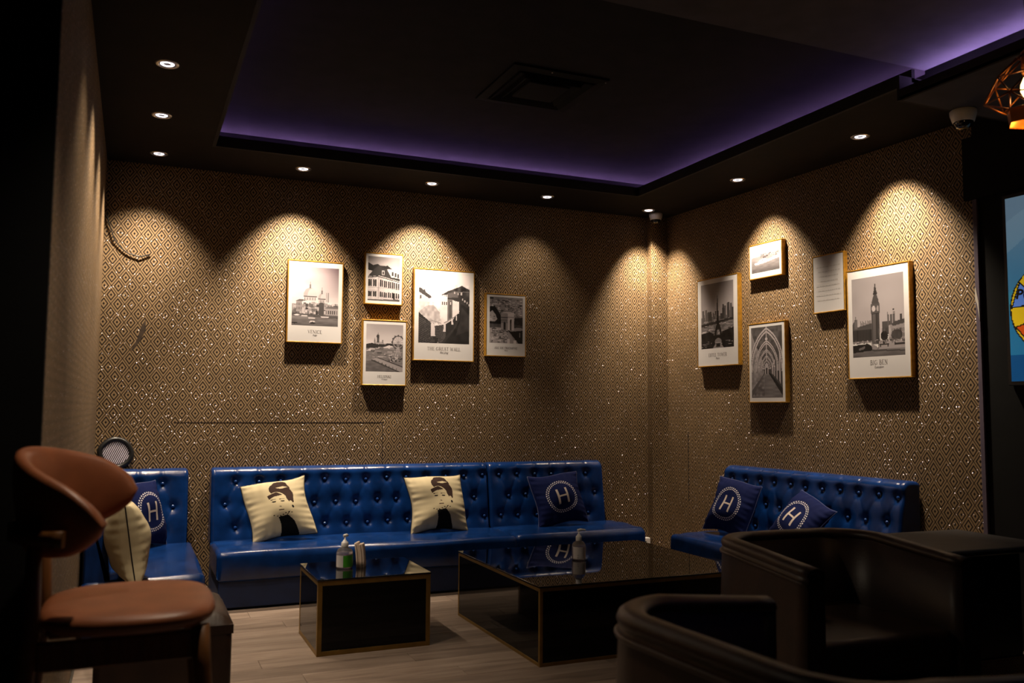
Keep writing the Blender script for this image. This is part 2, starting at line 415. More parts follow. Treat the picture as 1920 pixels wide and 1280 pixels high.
for x, y, w, o in ((0.965, 5.662, 1.25, 'VENICE'), (1.843, 5.665, 1.2, 'GREAT WALL'), (2.729, 5.672, .09, 'ARC DE TRIOMPHE')):
    downlight(x, y, 'recessed downlight in the ceiling over the %s print' % o, 'downlights along the back wall', w, tilt=(0, .27))
downlight(3.629, 5.726, 'round recessed downlight in the room corner beside the white dome camera', None, 1.0, tilt=(.16, .12))
for x, y, w, o in ((3.685, 4.705, .85, 'small boat'), (3.723, 3.66, 1.1, 'BIG BEN')):
    downlight(x, y, 'recessed downlight in the ceiling over the %s print' % o, 'downlights along the right wall', w, tilt=(.27, 0))
# the row above the partition goes on towards the bar, outside the picture
downlight(0.09, 3.40, 'recessed downlight along the partition, fourth from the back wall, above the picture edge', 'downlights above the partition', .30, 2.70, size=110, tilt=(.22, .15))
downlight(0.46, 2.15, 'round recessed downlight over the tan bar stool, out of the picture', 'downlights above the partition', .30, 2.60, tilt=(-.16, 0))
downlight(-0.95, 6.3, 'round recessed downlight inside the dark booth', 'downlights above the partition', .25, 2.70)

# ------------------------------------------------------------------ blue tufted sofas
btn_me = MB().lathe([(0.0005, -0.004), (0.006, -0.0035), (0.0095, 0.0), (0.0085, 0.004), (0.005, 0.0065), (0.0008, 0.0075)], seg=10).mesh('button')
btn_me.materials.append(M['button'])
def sweep(prof, L, r, dx, disp=None):
    """closed profile (y,z) swept along x with rounded ends"""
    n = len(prof)
    cy = sum(p[0] for p in prof) / n; cz = sum(p[1] for p in prof) / n
    ins = []
    for i in range(n):
        a, b = Vector(prof[i - 1]), Vector(prof[(i + 1) % n]); tdir = (b - a).normalized(); nn = Vector((tdir.y, -tdir.x))
        if nn.dot(Vector((prof[i][0] - cy, prof[i][1] - cz))) < 0: nn = -nn
        ins.append(nn)
    xs = [r * (1 - math.cos(PI / 2 * k / 5)) for k in range(5)]
    m = max(2, int((L - 2 * r) / dx)); xs += [r + (L - 2 * r) * k / m for k in range(m + 1)] + [L - v for v in reversed(xs)]
    P = []
    for x in xs:
        e = min(x, L - x); d0 = 0.0 if e >= r else r - math.sqrt(max(0, r * r - (r - e) ** 2))
        row = []
        for i, (yy, zz) in enumerate(prof):
            d = d0 + (disp(x, i) if disp else 0.0)
            row.append((x, yy - ins[i].x * d, zz - ins[i].y * d))
        P.append(row)
    mb = MB(); mb.grid(P, closed_v=True)
    mb.f.append(tuple(range(n))); mb.smooth.append(False)
    o = (len(xs) - 1) * n; mb.f.append(tuple(o + k for k in reversed(range(n)))); mb.smooth.append(False)
    return mb
def back_profile(zb=0.30, zt=0.765):
    pr = []
    y0, y1, z1 = -0.205, -0.145, zt - 0.055
    K = 34
    for k in range(K + 1):
        t = k / K; pr.append((y0 + (y1 - y0) * t, zb + (z1 - zb) * t))
    for k in range(1, 9):
        a = PI / 2 * k / 8; pr.append((y1 + 0.055 - 0.055 * math.cos(a), z1 + 0.055 * math.sin(a)))
    pr += [(-0.06, zt), (-0.03, zt - 0.002), (-0.012, zt - 0.012), (-0.006, zt - 0.03), (-0.006, 0.5), (-0.006, zb)]
    return pr, (y0, zb, y1, z1)
def seat_profile(d, z0=0.165, z1=0.332, yb=-0.17):
    r = 0.045; pr = [(yb, z1 - 0.006)]
    for k in range(1, 14): pr.append((yb + (-d + r - yb) * k / 14, z1 - 0.006 + 0.010 * math.sin(PI * k / 14)))
    for k in range(0, 7):
        a = PI / 2 * k / 6; pr.append((-d + r - r * math.sin(a), z1 - r + r * math.cos(a)))
    pr += [(-d - 0.002, (z0 + z1) / 2), (-d + 0.004, z0 + 0.01), (-d + 0.015, z0), (yb, z0)]
    return pr
def sofa(label, L, loc, rotz, bx0, step, depth=0.70, seat_x=(0.0, None), grp='blue button-tufted sofas', seed=1, side=False):
    t = thing('sofa', label, 'sofa', loc, rotz, grp)
    pr, (y0, zb, y1, z1) = back_profile()
    rows_ = []
    zr = (0.683, 0.54, 0.40)
    x = bx0
    while x < L - 0.03: rows_.append((x, zr[0])); rows_.append((x, zr[2])); x += step
    x = bx0 - step / 2
    while x < L - 0.03:
        if x > 0.03: rows_.append((x, zr[1]))
        x += step
    rnd = random.Random(seed)
    rows_ = [(x + rnd.uniform(-.006, .006), z + rnd.uniform(-.005, .005)) for x, z in rows_]
    segs = []
    for (xa, za) in rows_:
        for (xb_, zb_) in rows_:
            if za > zb_ + 0.05 and za - zb_ < 0.2 and abs(xa - xb_) < step * 0.75 and abs(xa - xb_) > step * 0.2: segs.append((xa, za, xb_, zb_, rnd.uniform(.3, 1.0)))
    pz = [p[1] for p in pr]; NF = 35
    B = np.array(rows_)
    SG = np.array(segs)
    tops = np.array([x for x, z in rows_ if z > 0.62])
    def disp(x, i):
        if i > NF + 10: return 0.0
        z = pz[i] + (0.02 * (i - NF) if i > NF else 0)
        d2 = (B[:, 0] - x) ** 2 + (B[:, 1] - z) ** 2
        v = 0.017 * np.exp(-d2 / 0.0006).sum() + 0.008 * np.exp(-d2 / 0.003).sum()
        if len(SG) and i <= NF:
            ax, az = SG[:, 0], SG[:, 1]; ex, ez = SG[:, 2] - ax, SG[:, 3] - az
            tt = np.clip(((x - ax) * ex + (z - az) * ez) / (ex * ex + ez * ez), 0, 1)
            dd = (ax + tt * ex - x) ** 2 + (az + tt * ez - z) ** 2
            v += (0.0045 * SG[:, 4] * np.exp(-dd / 0.00006)).max()
        if z > 0.69: v += 0.0035 * np.exp(-(tops - x) ** 2 / 0.00004).max()
        return float(v) - 0.006
    obj('backrest', sweep(pr, L, 0.022, 0.009, disp), M['leather'], t)
    for x, z in rows_:
        tt = (z - zb) / (z1 - zb); yy = y0 + (y1 - y0) * tt
        b = obj('button', btn_me, None, t, (x, yy + 0.008, z), (PI / 2, 0, 0)); b.scale = (1.1, 1.1, 1.2)
    s0, s1 = seat_x; s1 = L if s1 is None else s1
    ph = seed * 3.1
    def sag(x, i): return 0.002 * math.sin(9 * x + ph) + 0.002 * math.sin(4.1 * x + i)
    obj('seat', sweep(seat_profile(depth), s1 - s0, 0.03, 0.05, sag), M['leather'], t, (s0, 0, 0))
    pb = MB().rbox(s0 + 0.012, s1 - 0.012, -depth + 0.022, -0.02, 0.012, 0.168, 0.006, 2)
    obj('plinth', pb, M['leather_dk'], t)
    obj('foot_rail', MB().box(s0 + 0.03, s1 - 0.03, -depth + 0.045, -0.04, 0.0, 0.0125), M['blackwall'], t)
    if side:
        sp = [(-x_ if False else y_, z_) for y_, z_ in back_profile(0.30, 0.70)[0]]
        o = obj('side_backrest', sweep(sp, depth - 0.24, 0.03, 0.05), M['leather'], t, (0.0, -depth + 0.02, 0), (0, 0, PI / 2)); o.scale = (1, 0.62, 1)
    return t
sofa('long blue tufted leather sofa with two portrait cushions, against the diamond wallpaper', 1.862, (0.472, YB - 0.004, 0), 0, 0.150, 0.1395, seed=3)
sofa('shorter blue tufted leather sofa joined to the long one, holding one navy H cushion', 0.925, (2.342, YB - 0.004, 0), 0, 0.080, 0.1395, depth=0.665, seat_x=(0.0, 0.985), seed=5)
sofa('deep blue tufted corner chaise beside the partition, behind the tan bar stool', 0.53, (-0.192, YB - 0.004, 0), 0, 0.115, 0.132, depth=1.36, seat_x=(0.0, 0.555), seed=8, side=True)
r3 = rw(0.782, 0.004)
sofa('blue tufted leather sofa under the tower pictures, holding two navy H cushions', 1.497, r3, ROT_R, 0.09, 0.137, depth=0.63, seat_x=(0.02, 1.49), seed=11)
sofa('blue tufted sofa in the dark booth behind the partition', 1.25, (-1.72, 7.116, 0), 0, 0.10, 0.139, seed=14)

# ------------------------------------------------------------------ raster painter for flat prints (poster photographs, cushion prints)
class Ras:
    def __init__(s, w, h, bg=(1, 1, 1)):
        s.w, s.h = w, h
        s.a = np.ones((h, w, 3)) * np.array(bg)
        s.X, s.Y = np.meshgrid((np.arange(w) + .5) / w, (np.arange(h) + .5) / h)
        s.rng = np.random.RandomState(3)
        s.clip = np.ones((h, w), bool)
    def put(s, m, v, al=1.0):
        v = np.array(v if hasattr(v, '__len__') else (v, v * .955, v * .975)); m = m & s.clip
        s.a[m] = s.a[m] * (1 - al) + v * al
    def poly(s, pts, v, al=1.0):
        ins = np.zeros((s.h, s.w), bool); n = len(pts)
        for i in range(n):
            x0, y0 = pts[i]; x1, y1 = pts[(i + 1) % n]
            if y0 == y1: continue
            c = ((y0 > s.Y) != (y1 > s.Y)) & (s.X < (x1 - x0) * (s.Y - y0) / (y1 - y0) + x0)
            ins ^= c
        s.put(ins, v, al)
    def rect(s, x0, y0, x1, y1, v, al=1.0): s.put((s.X >= x0) & (s.X < x1) & (s.Y >= y0) & (s.Y < y1), v, al)
    def ell(s, cx, cy, rx, ry, v, al=1.0, y1=9): s.put((((s.X - cx) / rx) ** 2 + ((s.Y - cy) / ry) ** 2 < 1) & (s.Y < y1), v, al)
    def ring(s, cx, cy, rx, ry, wd, v, al=1.0, y1=9):
        d = np.sqrt(((s.X - cx) / rx) ** 2 + ((s.Y - cy) / ry) ** 2); s.put((abs(d - 1) < wd) & (s.Y < y1), v, al)
    def line(s, pts, wd, v, al=1.0, asp=1.0):
        for (x0, y0), (x1, y1) in zip(pts[:-1], pts[1:]):
            ex, ey = x1 - x0, (y1 - y0) * asp
            t = np.clip(((s.X - x0) * ex + (s.Y - y0) * asp * ey) / (ex * ex + ey * ey + 1e-12), 0, 1)
            d = np.hypot(x0 + t * ex - s.X, y0 * asp + t * ey - s.Y * asp); s.put(d < wd / 2, v, al)
    def vgrad(s, x0, y0, x1, y1, va, vb):
        m = (s.X >= x0) & (s.X < x1) & (s.Y >= y0) & (s.Y < y1) & s.clip
        t = ((s.Y - y0) / (y1 - y0))[m]; g = va + (vb - va) * t
        s.a[m] = np.stack([g, g * .955, g * .975], -1)
    def smooth(s, cx, cy):
        g = s.rng.rand(cy + 2, cx + 2); xx = s.X * cx; yy = s.Y * cy
        i, j = yy.astype(int), xx.astype(int); fy, fx = yy - i, xx - j
        fy = fy * fy * (3 - 2 * fy); fx = fx * fx * (3 - 2 * fx)
        return (g[i, j] * (1 - fx) + g[i, j + 1] * fx) * (1 - fy) + (g[i + 1, j] * (1 - fx) + g[i + 1, j + 1] * fx) * fy
    def noise(s, x0, y0, x1, y1, amp, cx, cy):
        m = (s.X >= x0) & (s.X < x1) & (s.Y >= y0) & (s.Y < y1) & s.clip
        n = (s.smooth(cx, cy) - .5) * 2 * amp
        s.a[m] = np.clip(s.a[m] + n[m][:, None], 0, 1)
    def blocks(s, x0, y0, x1, y1, n, wr_, hr, lo, hi):
        for k in range(n):
            w = s.rng.uniform(*wr_); h = s.rng.uniform(*hr); x = s.rng.uniform(x0, x1 - w); y = s.rng.uniform(y0, y1 - h)
            s.rect(x, y, x + w, y + h, s.rng.uniform(lo, hi))
def srgb2lin(a): return np.where(a <= 0.04045, a / 12.92, ((a + 0.055) / 1.055) ** 2.4)
def print_mesh(name, ras, w, h, m, y=0.0):
    """flat sheet in the x,z plane (front -y), centred in x, bottom at z=0; one face per painted dot"""
    R, C = ras.h, ras.w
    xs = np.linspace(-w / 2, w / 2, C + 1); zs = np.linspace(h, 0, R + 1)
    gx, gz = np.meshgrid(xs, zs)
    v = np.stack([gx, np.full_like(gx, y), gz], -1).reshape(-1, 3)
    idx = np.arange((R + 1) * (C + 1)).reshape(R + 1, C + 1)
    f = np.stack([idx[1:, :-1], idx[1:, 1:], idx[:-1, 1:], idx[:-1, :-1]], -1).reshape(-1, 4)
    me = bpy.data.meshes.new(name); me.vertices.add(len(v)); me.vertices.foreach_set('co', v.ravel())
    me.loops.add(f.size); me.loops.foreach_set('vertex_index', f.ravel().astype(np.int32))
    me.polygons.add(len(f)); me.polygons.foreach_set('loop_start', (np.arange(len(f)) * 4).astype(np.int32))
    me.update(calc_edges=True); me.validate()
    ca = me.color_attributes.new('print', 'FLOAT_COLOR', 'CORNER')
    col = srgb2lin(np.clip(ras.a, 0, 1)).reshape(-1, 3); col = np.concatenate([col, np.ones((len(col), 1))], 1)
    ca.data.foreach_set('color', np.repeat(col, 4, axis=0).ravel().astype(np.float32))
    me.materials.append(m)
    return me

# ------------------------------------------------------------------ drawn serif capitals for the captions
TK, TN = 0.115, 0.05
def arc(cx, cy, rx, ry, a0, a1, n=9):
    return [(cx + rx * math.cos(math.radians(a0 + (a1 - a0) * k / n)), cy + ry * math.sin(math.radians(a0 + (a1 - a0) * k / n))) for k in range(n + 1)]
def stem(x): return [([(x, 0), (x, 1)], TK), ([(x - .11, .02), (x + .11, .02)], .04), ([(x - .11, .98), (x + .11, .98)], .04)]
GL = {
 'I': (0.32, stem(.16)), ' ': (0.30, []),
 'E': (0.62, stem(.16) + [([(.16, .975), (.54, .975)], TN), ([(.16, .52), (.44, .52)], TN), ([(.16, .025), (.57, .025)], TN), ([(.54, 1), (.54, .82)], .04), ([(.57, 0), (.57, .18)], .04)]),
 'F': (0.58, stem(.16) + [([(.16, .975), (.53, .975)], TN), ([(.16, .52), (.44, .52)], TN), ([(.53, 1), (.53, .82)], .04)]),
 'L': (0.60, stem(.16) + [([(.16, .025), (.55, .025)], TN), ([(.55, 0), (.55, .2)], .04)]),
 'T': (0.68, stem(.34) + [([(.04, .975), (.64, .975)], TN), ([(.05, 1), (.05, .8)], .04), ([(.63, 1), (.63, .8)], .04)]),
 'H': (0.80, stem(.16) + stem(.64) + [([(.16, .51), (.64, .51)], TN)]),
 'N': (0.82, [([(.16, 0), (.16, 1)], TN), ([(.66, 0), (.66, 1)], TN), ([(.15, 1), (.66, .02)], TK), ([(.05, .98), (.2, .98)], .04), ([(.05, .02), (.27, .02)], .04), ([(.55, .98), (.77, .98)], .04)]),
 'M': (0.98, [([(.16, 0), (.18, 1)], TN), ([(.82, 0), (.80, 1)], TK), ([(.18, 1), (.49, .08)], TK), ([(.49, .08), (.80, 1)], TN), ([(.05, .02), (.27, .02)], .04), ([(.71, .02), (.93, .02)], .04)]),
 'V': (0.76, [([(.1, 1), (.39, .02)], TK), ([(.39, .02), (.66, 1)], TN), ([(.0, .98), (.22, .98)], .04), ([(.56, .98), (.76, .98)], .04)]),
 'W': (1.06, [([(.1, 1), (.33, .02)], TK), ([(.33, .02), (.53, .95)], TN), ([(.50, .95), (.73, .02)], TK), ([(.73, .02), (.96, 1)], TN), ([(.0, .98), (.22, .98)], .04), ([(.86, .98), (1.06, .98)], .04)]),
 'A': (0.74, [([(.10, 0), (.37, 1)], TN), ([(.37, 1), (.65, 0)], TK), ([(.19, .34), (.55, .34)], TN), ([(.0, .02), (.2, .02)], .04), ([(.54, .02), (.76, .02)], .04)]),
 'K': (0.74, stem(.16) + [([(.18, .45), (.6, .98)], TN), ([(.3, .56), (.66, .02)], TK), ([(.5, .98), (.7, .98)], .04), ([(.56, .02), (.76, .02)], .04)]),
 'O': (0.86, [(arc(.43, .5, .34, .46, 60, 120), TN), (arc(.43, .5, .34, .46, 120, 240), TK), (arc(.43, .5, .34, .46, 240, 300), TN), (arc(.43, .5, .34, .46, -60, 60), TK)]),
 'C': (0.78, [(arc(.43, .5, .34, .46, 35, 110), TN), (arc(.43, .5, .34, .46, 110, 250), TK), (arc(.43, .5, .34, .46, 250, 325), TN), ([(.7, .98), (.7, .74)], .04)]),
 'G': (0.84, [(arc(.43, .5, .34, .46, 35, 110), TN), (arc(.43, .5, .34, .46, 110, 250), TK), (arc(.43, .5, .34, .46, 250, 310), TN), ([(.7, .98), (.7, .74)], .04), ([(.67, .08), (.67, .44)], TK), ([(.55, .44), (.79, .44)], .04)]),
 'D': (0.82, stem(.16) + [([(.16, .975), (.38, .975)], TN), ([(.16, .025), (.38, .025)], TN), (arc(.38, .5, .34, .475, -90, -60, 4), TN), (arc(.38, .5, .34, .475, -60, 60), TK), (arc(.38, .5, .34, .475, 60, 90, 4), TN)]),
 'P': (0.62, stem(.16) + [([(.16, .975), (.32, .975)], TN), ([(.16, .47), (.32, .47)], TN), (arc(.32, .722, .22, .252, -90, 90), .08)]),
 'R': (0.72, stem(.16) + [([(.16, .975), (.32, .975)], TN), ([(.16, .49), (.32, .49)], TN), (arc(.32, .732, .22, .242, -90, 90), .08), ([(.34, .49), (.64, .02)], TK), ([(.56, .02), (.74, .02)], .04)]),
 'B': (0.68, stem(.16) + [([(.16, .975), (.33, .975)], TN), ([(.16, .53), (.36, .53)], TN), ([(.16, .025), (.36, .025)], TN), (arc(.33, .752, .19, .222, -90, 90), .08), (arc(.36, .277, .24, .252, -90, 90), .09)]),
 'S': (0.58, [(arc(.29, .74, .2, .22, 30, 200), .07), (arc(.29, .74, .2, .22, 200, 262, 4), TK), (arc(.29, .26, .22, .24, 82, 0, 5), TK), (arc(.29, .26, .22, .24, 0, -150), .07), ([(.48, .98), (.48, .78)], .04), ([(.08, .02), (.08, .22)], .04)]),
}
def caption(text, cap, maxw, y):
    adv = [GL[c][0] + 0.06 for c in text]; tot = sum(adv) - .06; sc = min(cap, maxw / tot * 1.0); sx = min(cap, maxw / tot)
    mb = MB(); x = -tot * sx / 2
    for c, a in zip(text, adv):
        for pts, wd in GL[c][1]:
            for (x0, z0), (x1, z1) in zip(pts[:-1], pts[1:]):
                d = Vector((x1 - x0, z1 - z0)); ln = d.length
                if ln < 1e-6: continue
                d /= ln; n = Vector((-d.y, d.x)) * wd / 2; e = d * 0.01
                q = [(x0 - e.x - n.x, z0 - e.y - n.y), (x1 + e.x - n.x, z1 + e.y - n.y), (x1 + e.x + n.x, z1 + e.y + n.y), (x0 - e.x + n.x, z0 - e.y + n.y)]
                mb.add([(x + u * sx, y, v * cap) for u, v in q], [(0, 1, 2, 3)])
        x += a * sx
    return mb
def text_mesh(txt, size, shear=0.0, align='CENTER', bold=0.0):
    cu = bpy.data.curves.new('text', 'FONT'); cu.body = txt; cu.size = size; cu.shear = shear; cu.align_x = align; cu.resolution_u = 2; cu.offset = bold
    o = bpy.data.objects.new('text', cu); COL.objects.link(o)
    dg = bpy.context.evaluated_depsgraph_get(); me = bpy.data.meshes.new_from_object(o.evaluated_get(dg))
    bpy.data.objects.remove(o); me.materials.clear()
    return me

# ------------------------------------------------------------------ the photographs in the posters
def base(w, h, n=104, paper=0.93):
    return Ras(n, max(8, int(n * h / w)), (paper, paper * .985, paper * .99))
def area(r, x0, y0, x1, y1): r.clip = (r.X >= x0) & (r.X < x1) & (r.Y >= y0) & (r.Y < y1)
def pic_venice(w, h):
    r = base(w, h); x0, y0, x1, y1 = .07, .065, .935, .80; area(r, x0, y0, x1, y1)
    r.vgrad(x0, y0, x1, .60, .80, .93)
    t = np.clip((r.X - .25) * 1.5, 0, 1); m = r.clip & (r.Y < .5)
    r.a[m] -= (t * np.clip(.55 - r.Y, 0, 1) * .85)[m][:, None] * np.array([.8, .88, .84]); r.noise(x0, y0, x1, .45, .05, 3, 12)
    r.vgrad(x0, .66, x1, y1, .56, .40); r.noise(x0, .66, x1, y1, .06, 10, 60)
    for cx, cy, rx, ry in ((.40, .43, .125, .105), (.62, .455, .07, .065)):
        r.ell(cx, cy, rx, ry, .70, y1=cy); r.ell(cx + rx * .3, cy, rx * .7, ry * .9, .80, y1=cy); r.rect(cx - rx, cy, cx + rx, cy + .012, .40); r.rect(cx - rx * .9, cy + .012, cx + rx * .9, cy + .06, .78)
        for k in range(5): r.rect(cx - rx * .8 + k * rx * .38, cy + .02, cx - rx * .7 + k * rx * .38, cy + .05, .35)
        r.rect(cx - .018, cy - ry - .04, cx + .018, cy - ry + .01, .45); r.rect(cx - .006, cy - ry - .075, cx + .006, cy - ry - .03, .5)
    for x in (.70, .735): r.rect(x, .38, x + .014, .5, .52)
    r.rect(.07, .53, .935, .67, .60); r.blocks(.07, .50, .935, .665, 130, (.02, .09), (.015, .06), .22, .85)
    r.rect(.145, .50, .25, .63, .62); r.poly([(.13, .50), (.2, .475), (.36, .48), (.25, .50)], .42)
    for k in range(4): r.rect(.155 + k * .024, .52, .165 + k * .024, .55, .35); r.rect(.155 + k * .024, .57, .165 + k * .024, .6, .35)
    r.rect(.57, .51, .66, .66, .34); r.poly([(.68, .575), (.80, .545), (.935, .56), (.935, .58)], .45); r.rect(.69, .58, .935, .67, .68)
    for k in range(6): r.rect(.70 + k * .04, .60, .715 + k * .04, .65, .28)
    r.put((r.Y > .645 + .02 * r.X) & (r.Y < .675 + .03 * r.X), .25, .6)
    for x, yy, ww in ((.16, .67, .05), (.30, .68, .06), (.44, .705, .07), (.68, .685, .08)): r.ell(x, yy, ww, .008, .92)
    r.ell(.45, .755, .055, .02, .85); r.ell(.455, .765, .05, .012, .2); r.ell(.12, .77, .06, .009, .18)
    return r
def pic_house(w, h):
    r = base(w, h, 84); x0, y0, x1, y1 = .06, .055, .935, .945; area(r, x0, y0, x1, y1)
    r.vgrad(x0, y0, x1, .5, .55, .90); r.noise(x0, y0, x1, .3, .05, 4, 10)
    r.rect(x0, .45, x1, .93, .80)
    r.poly([(.06, .18), (.20, .23), (.32, .20), (.40, .24), (.36, .38), (.06, .33)], .16)
    r.poly([(.06, .46), (.24, .30), (.36, .23), (.62, .24), (.94, .40), (.94, .53), (.38, .44)], .24)
    r.poly([(.40, .28), (.60, .22), (.72, .31), (.60, .30)], .15)
    r.poly([(.58, .30), (.74, .29), (.94, .38), (.94, .48), (.70, .46)], .82)
    r.rect(.44, .33, .51, .42, .85); r.rect(.455, .345, .495, .41, .3)
    for k in range(3): r.rect(.72 + k * .075, .35 + k * .018, .765 + k * .075, .43 + k * .018, .25)
    r.poly([(.06, .47), (.34, .445), (.94, .545), (.94, .56), (.34, .465), (.06, .49)], .3)
    r.rect(.34, .46, .36, .94, .6)
    for yy, hh in ((.52, .14), (.76, .11)):
        for x in (.075, .20): r.rect(x, yy, x + .04, yy + hh, .18); r.rect(x + .055, yy, x + .095, yy + hh, .2); r.rect(x + .04, yy + .02, x + .055, yy + hh - .02, .45)
        for k in range(5):
            x = .39 + k * .112; yk = yy + .012 * k * (1 if yy < .6 else .3); r.rect(x, yk, x + .035, yk + hh, .17); r.rect(x + .05, yk + .01, x + .085, yk + hh, .24)
    r.rect(.76, .78, .81, .92, .12); r.rect(x0, .68, x1, .69, .6); r.poly([(.06, .92), (.5, .915), (.94, .90), (.94, .945), (.06, .945)], .36)
    r.noise(x0, .45, x1, y1, .06, 14, 20); return r
def pic_helsinki(w, h):
    r = base(w, h, 92); x0, y0, x1, y1 = .07, .05, .93, .80; area(r, x0, y0, x1, y1)
    r.vgrad(x0, y0, x1, .36, .66, .88); r.noise(x0, y0, x1, .3, .04, 3, 8)
    r.rect(x0, .38, x1, y1, .50); r.poly([(.07, .37), (.2, .35), (.35, .37), (.6, .35), (.93, .36), (.93, .42), (.07, .43)], .22)
    r.poly([(.24, .36), (.30, .33), (.45, .33), (.52, .37)], .70); r.rect(.31, .24, .37, .34, .35); r.ell(.34, .245, .035, .03, .25); r.rect(.335, .19, .345, .23, .3)
    for x in (.25, .44): r.rect(x, .30, x + .03, .35, .55); r.rect(x + .012, .27, x + .018, .31, .4)
    r.blocks(.07, .40, .93, .58, 70, (.04, .16), (.006, .02), .3, .85); r.poly([(.45, .42), (.6, .38), (.72, .40), (.6, .43)], .9)
    r.poly([(.07, .64), (.35, .60), (.93, .78), (.93, .80), (.07, .80)], .42); r.noise(x0, .60, x1, y1, .05, 12, 50)
    r.poly([(.2, .60), (.34, .585), (.93, .73), (.93, .80), (.80, .785)], .66); r.line([(.2, .62), (.86, .80)], .02, .3); r.line([(.34, .58), (.93, .715)], .012, .22)
    for k in range(7): r.rect(.27 + k * .085, .61 + k * .022, .285 + k * .085, .65 + k * .022, .25)
    r.ring(.82, .33, .135, .10, .09, .35); r.ring(.82, .33, .115, .085, .05, .8)
    for k in range(12):
        a = k * PI / 6; r.line([(.82, .33), (.82 + .13 * math.cos(a), .33 + .096 * math.sin(a))], .008, .62)
        r.ell(.82 + .145 * math.cos(a), .33 + .107 * math.sin(a), .02, .014, .3)
    for k in range(7): r.line([(.82, .36), (.70 + k * .038, .60)], .012, .80 if k % 2 else .55)
    r.blocks(.55, .54, .93, .64, 40, (.015, .05), (.015, .04), .15, .8)
    for x in (.30, .55): r.rect(x, .42, x + .008, .58, .2)
    return r
def pic_wall(w, h):
    r = base(w, h, 116); x0, y0, x1, y1 = .07, .04, .935, .815; area(r, x0, y0, x1, y1)
    r.vgrad(x0, y0, x1, .35, .97, .95); r.rect(x0, .33, x1, y1, .90)
    r.poly([(.07, .20), (.12, .21), (.14, .225), (.17, .22), (.18, .25), (.27, .29), (.28, .31), (.24, .32), (.07, .25)], .30)
    r.poly([(.07, .25), (.24, .33), (.2, .37), (.13, .41), (.07, .43)], .88); r.poly([(.09, .29), (.11, .29), (.11, .32), (.09, .33)], .35)
    r.poly([(.28, .30), (.44, .275), (.48, .34), (.42, .50), (.34, .44), (.24, .40)], .95)
    r.poly([(.07, .47), (.2, .40), (.32, .39), (.42, .47), (.44, .56), (.33, .60), (.22, .56), (.12, .50)], .74); r.noise(.07, .36, .46, .62, .10, 26, 36)
    r.poly([(.43, .285), (.55, .245), (.55, .56), (.54, .565), (.43, .51)], .93); r.poly([(.44, .275), (.56, .225), (.72, .18), (.80, .155), (.935, .20), (.935, .36), (.70, .33), (.56, .265)], .26)
    r.noise(.6, .15, .935, .34, .10, 20, 20)
    for k in range(3): r.rect(.455 + k * .035, .345, .475 + k * .035, .385, .28)
    for k in range(2): r.rect(.50 + k * .03, .275, .512 + k * .03, .29, .45)
    r.poly([(.55, .25), (.72, .225), (.74, .33), (.55, .33)], .40); r.poly([(.55, .30), (.74, .29), (.74, .34), (.55, .315)], .24)
    r.poly([(.55, .315), (.635, .32), (.635, .535), (.555, .56)], .46); r.poly([(.575, .35), (.625, .335), (.625, .52), (.575, .54)], .34); r.rect(.595, .345, .615, .375, .85)
    r.poly([(.64, .32), (.70, .34), (.745, .385), (.75, .43), (.72, .49), (.64, .53)], .90); r.line([(.73, .48), (.64, .53), (.5, .585)], .012, .55)
    r.poly([(.745, .33), (.84, .31), (.935, .36), (.935, .815), (.40, .815), (.50, .72), (.62, .63), (.72, .53), (.755, .45)], .23); r.poly([(.78, .36), (.935, .42), (.935, .815), (.50, .815), (.65, .68), (.76, .55)], .17)
    r.poly([(.80, .40), (.935, .50), (.935, .66), (.70, .72), (.76, .58)], .26, .6); r.noise(.45, .35, .935, .815, .035, 16, 24)
    r.poly([(.07, .475), (.28, .59), (.30, .63), (.40, .615), (.52, .60), (.64, .545), (.74, .47), (.74, .53), (.66, .64), (.55, .72), (.44, .79), (.36, .815), (.07, .815)], .20)
    for k in range(14):
        yy = .53 + k * .021; r.line([(.07, yy), (.28, yy + .075 - k * .0015), (.40, yy + .095 - k * .004), (.52, yy + .07 - k * .01)], .0045, .42)
    for k in range(40):
        x = .08 + r.rng.rand() * .34; yy = .56 + r.rng.rand() * .22; r.rect(x, yy, x + .006, yy + .018, .40)
    for x, ya, yb_, ww in ((.28, .60, .735, .07), (.49, .585, .685, .04), (.625, .535, .60, .028), (.70, .50, .55, .018)): r.poly([(x, ya), (x + ww * .8, ya), (x + ww, yb_), (x - ww * .1, yb_)], .86)
    for x, yy in ((.66, .225), (.72, .24), (.78, .235), (.80, .30), (.84, .315), (.88, .335), (.91, .36)): r.rect(x, yy, x + .018, yy + .026, .75)
    r.line([(.70, .23), (.92, .225)], .006, .55); r.line([(.28, .56), (.44, .59)], .01, .6); return r
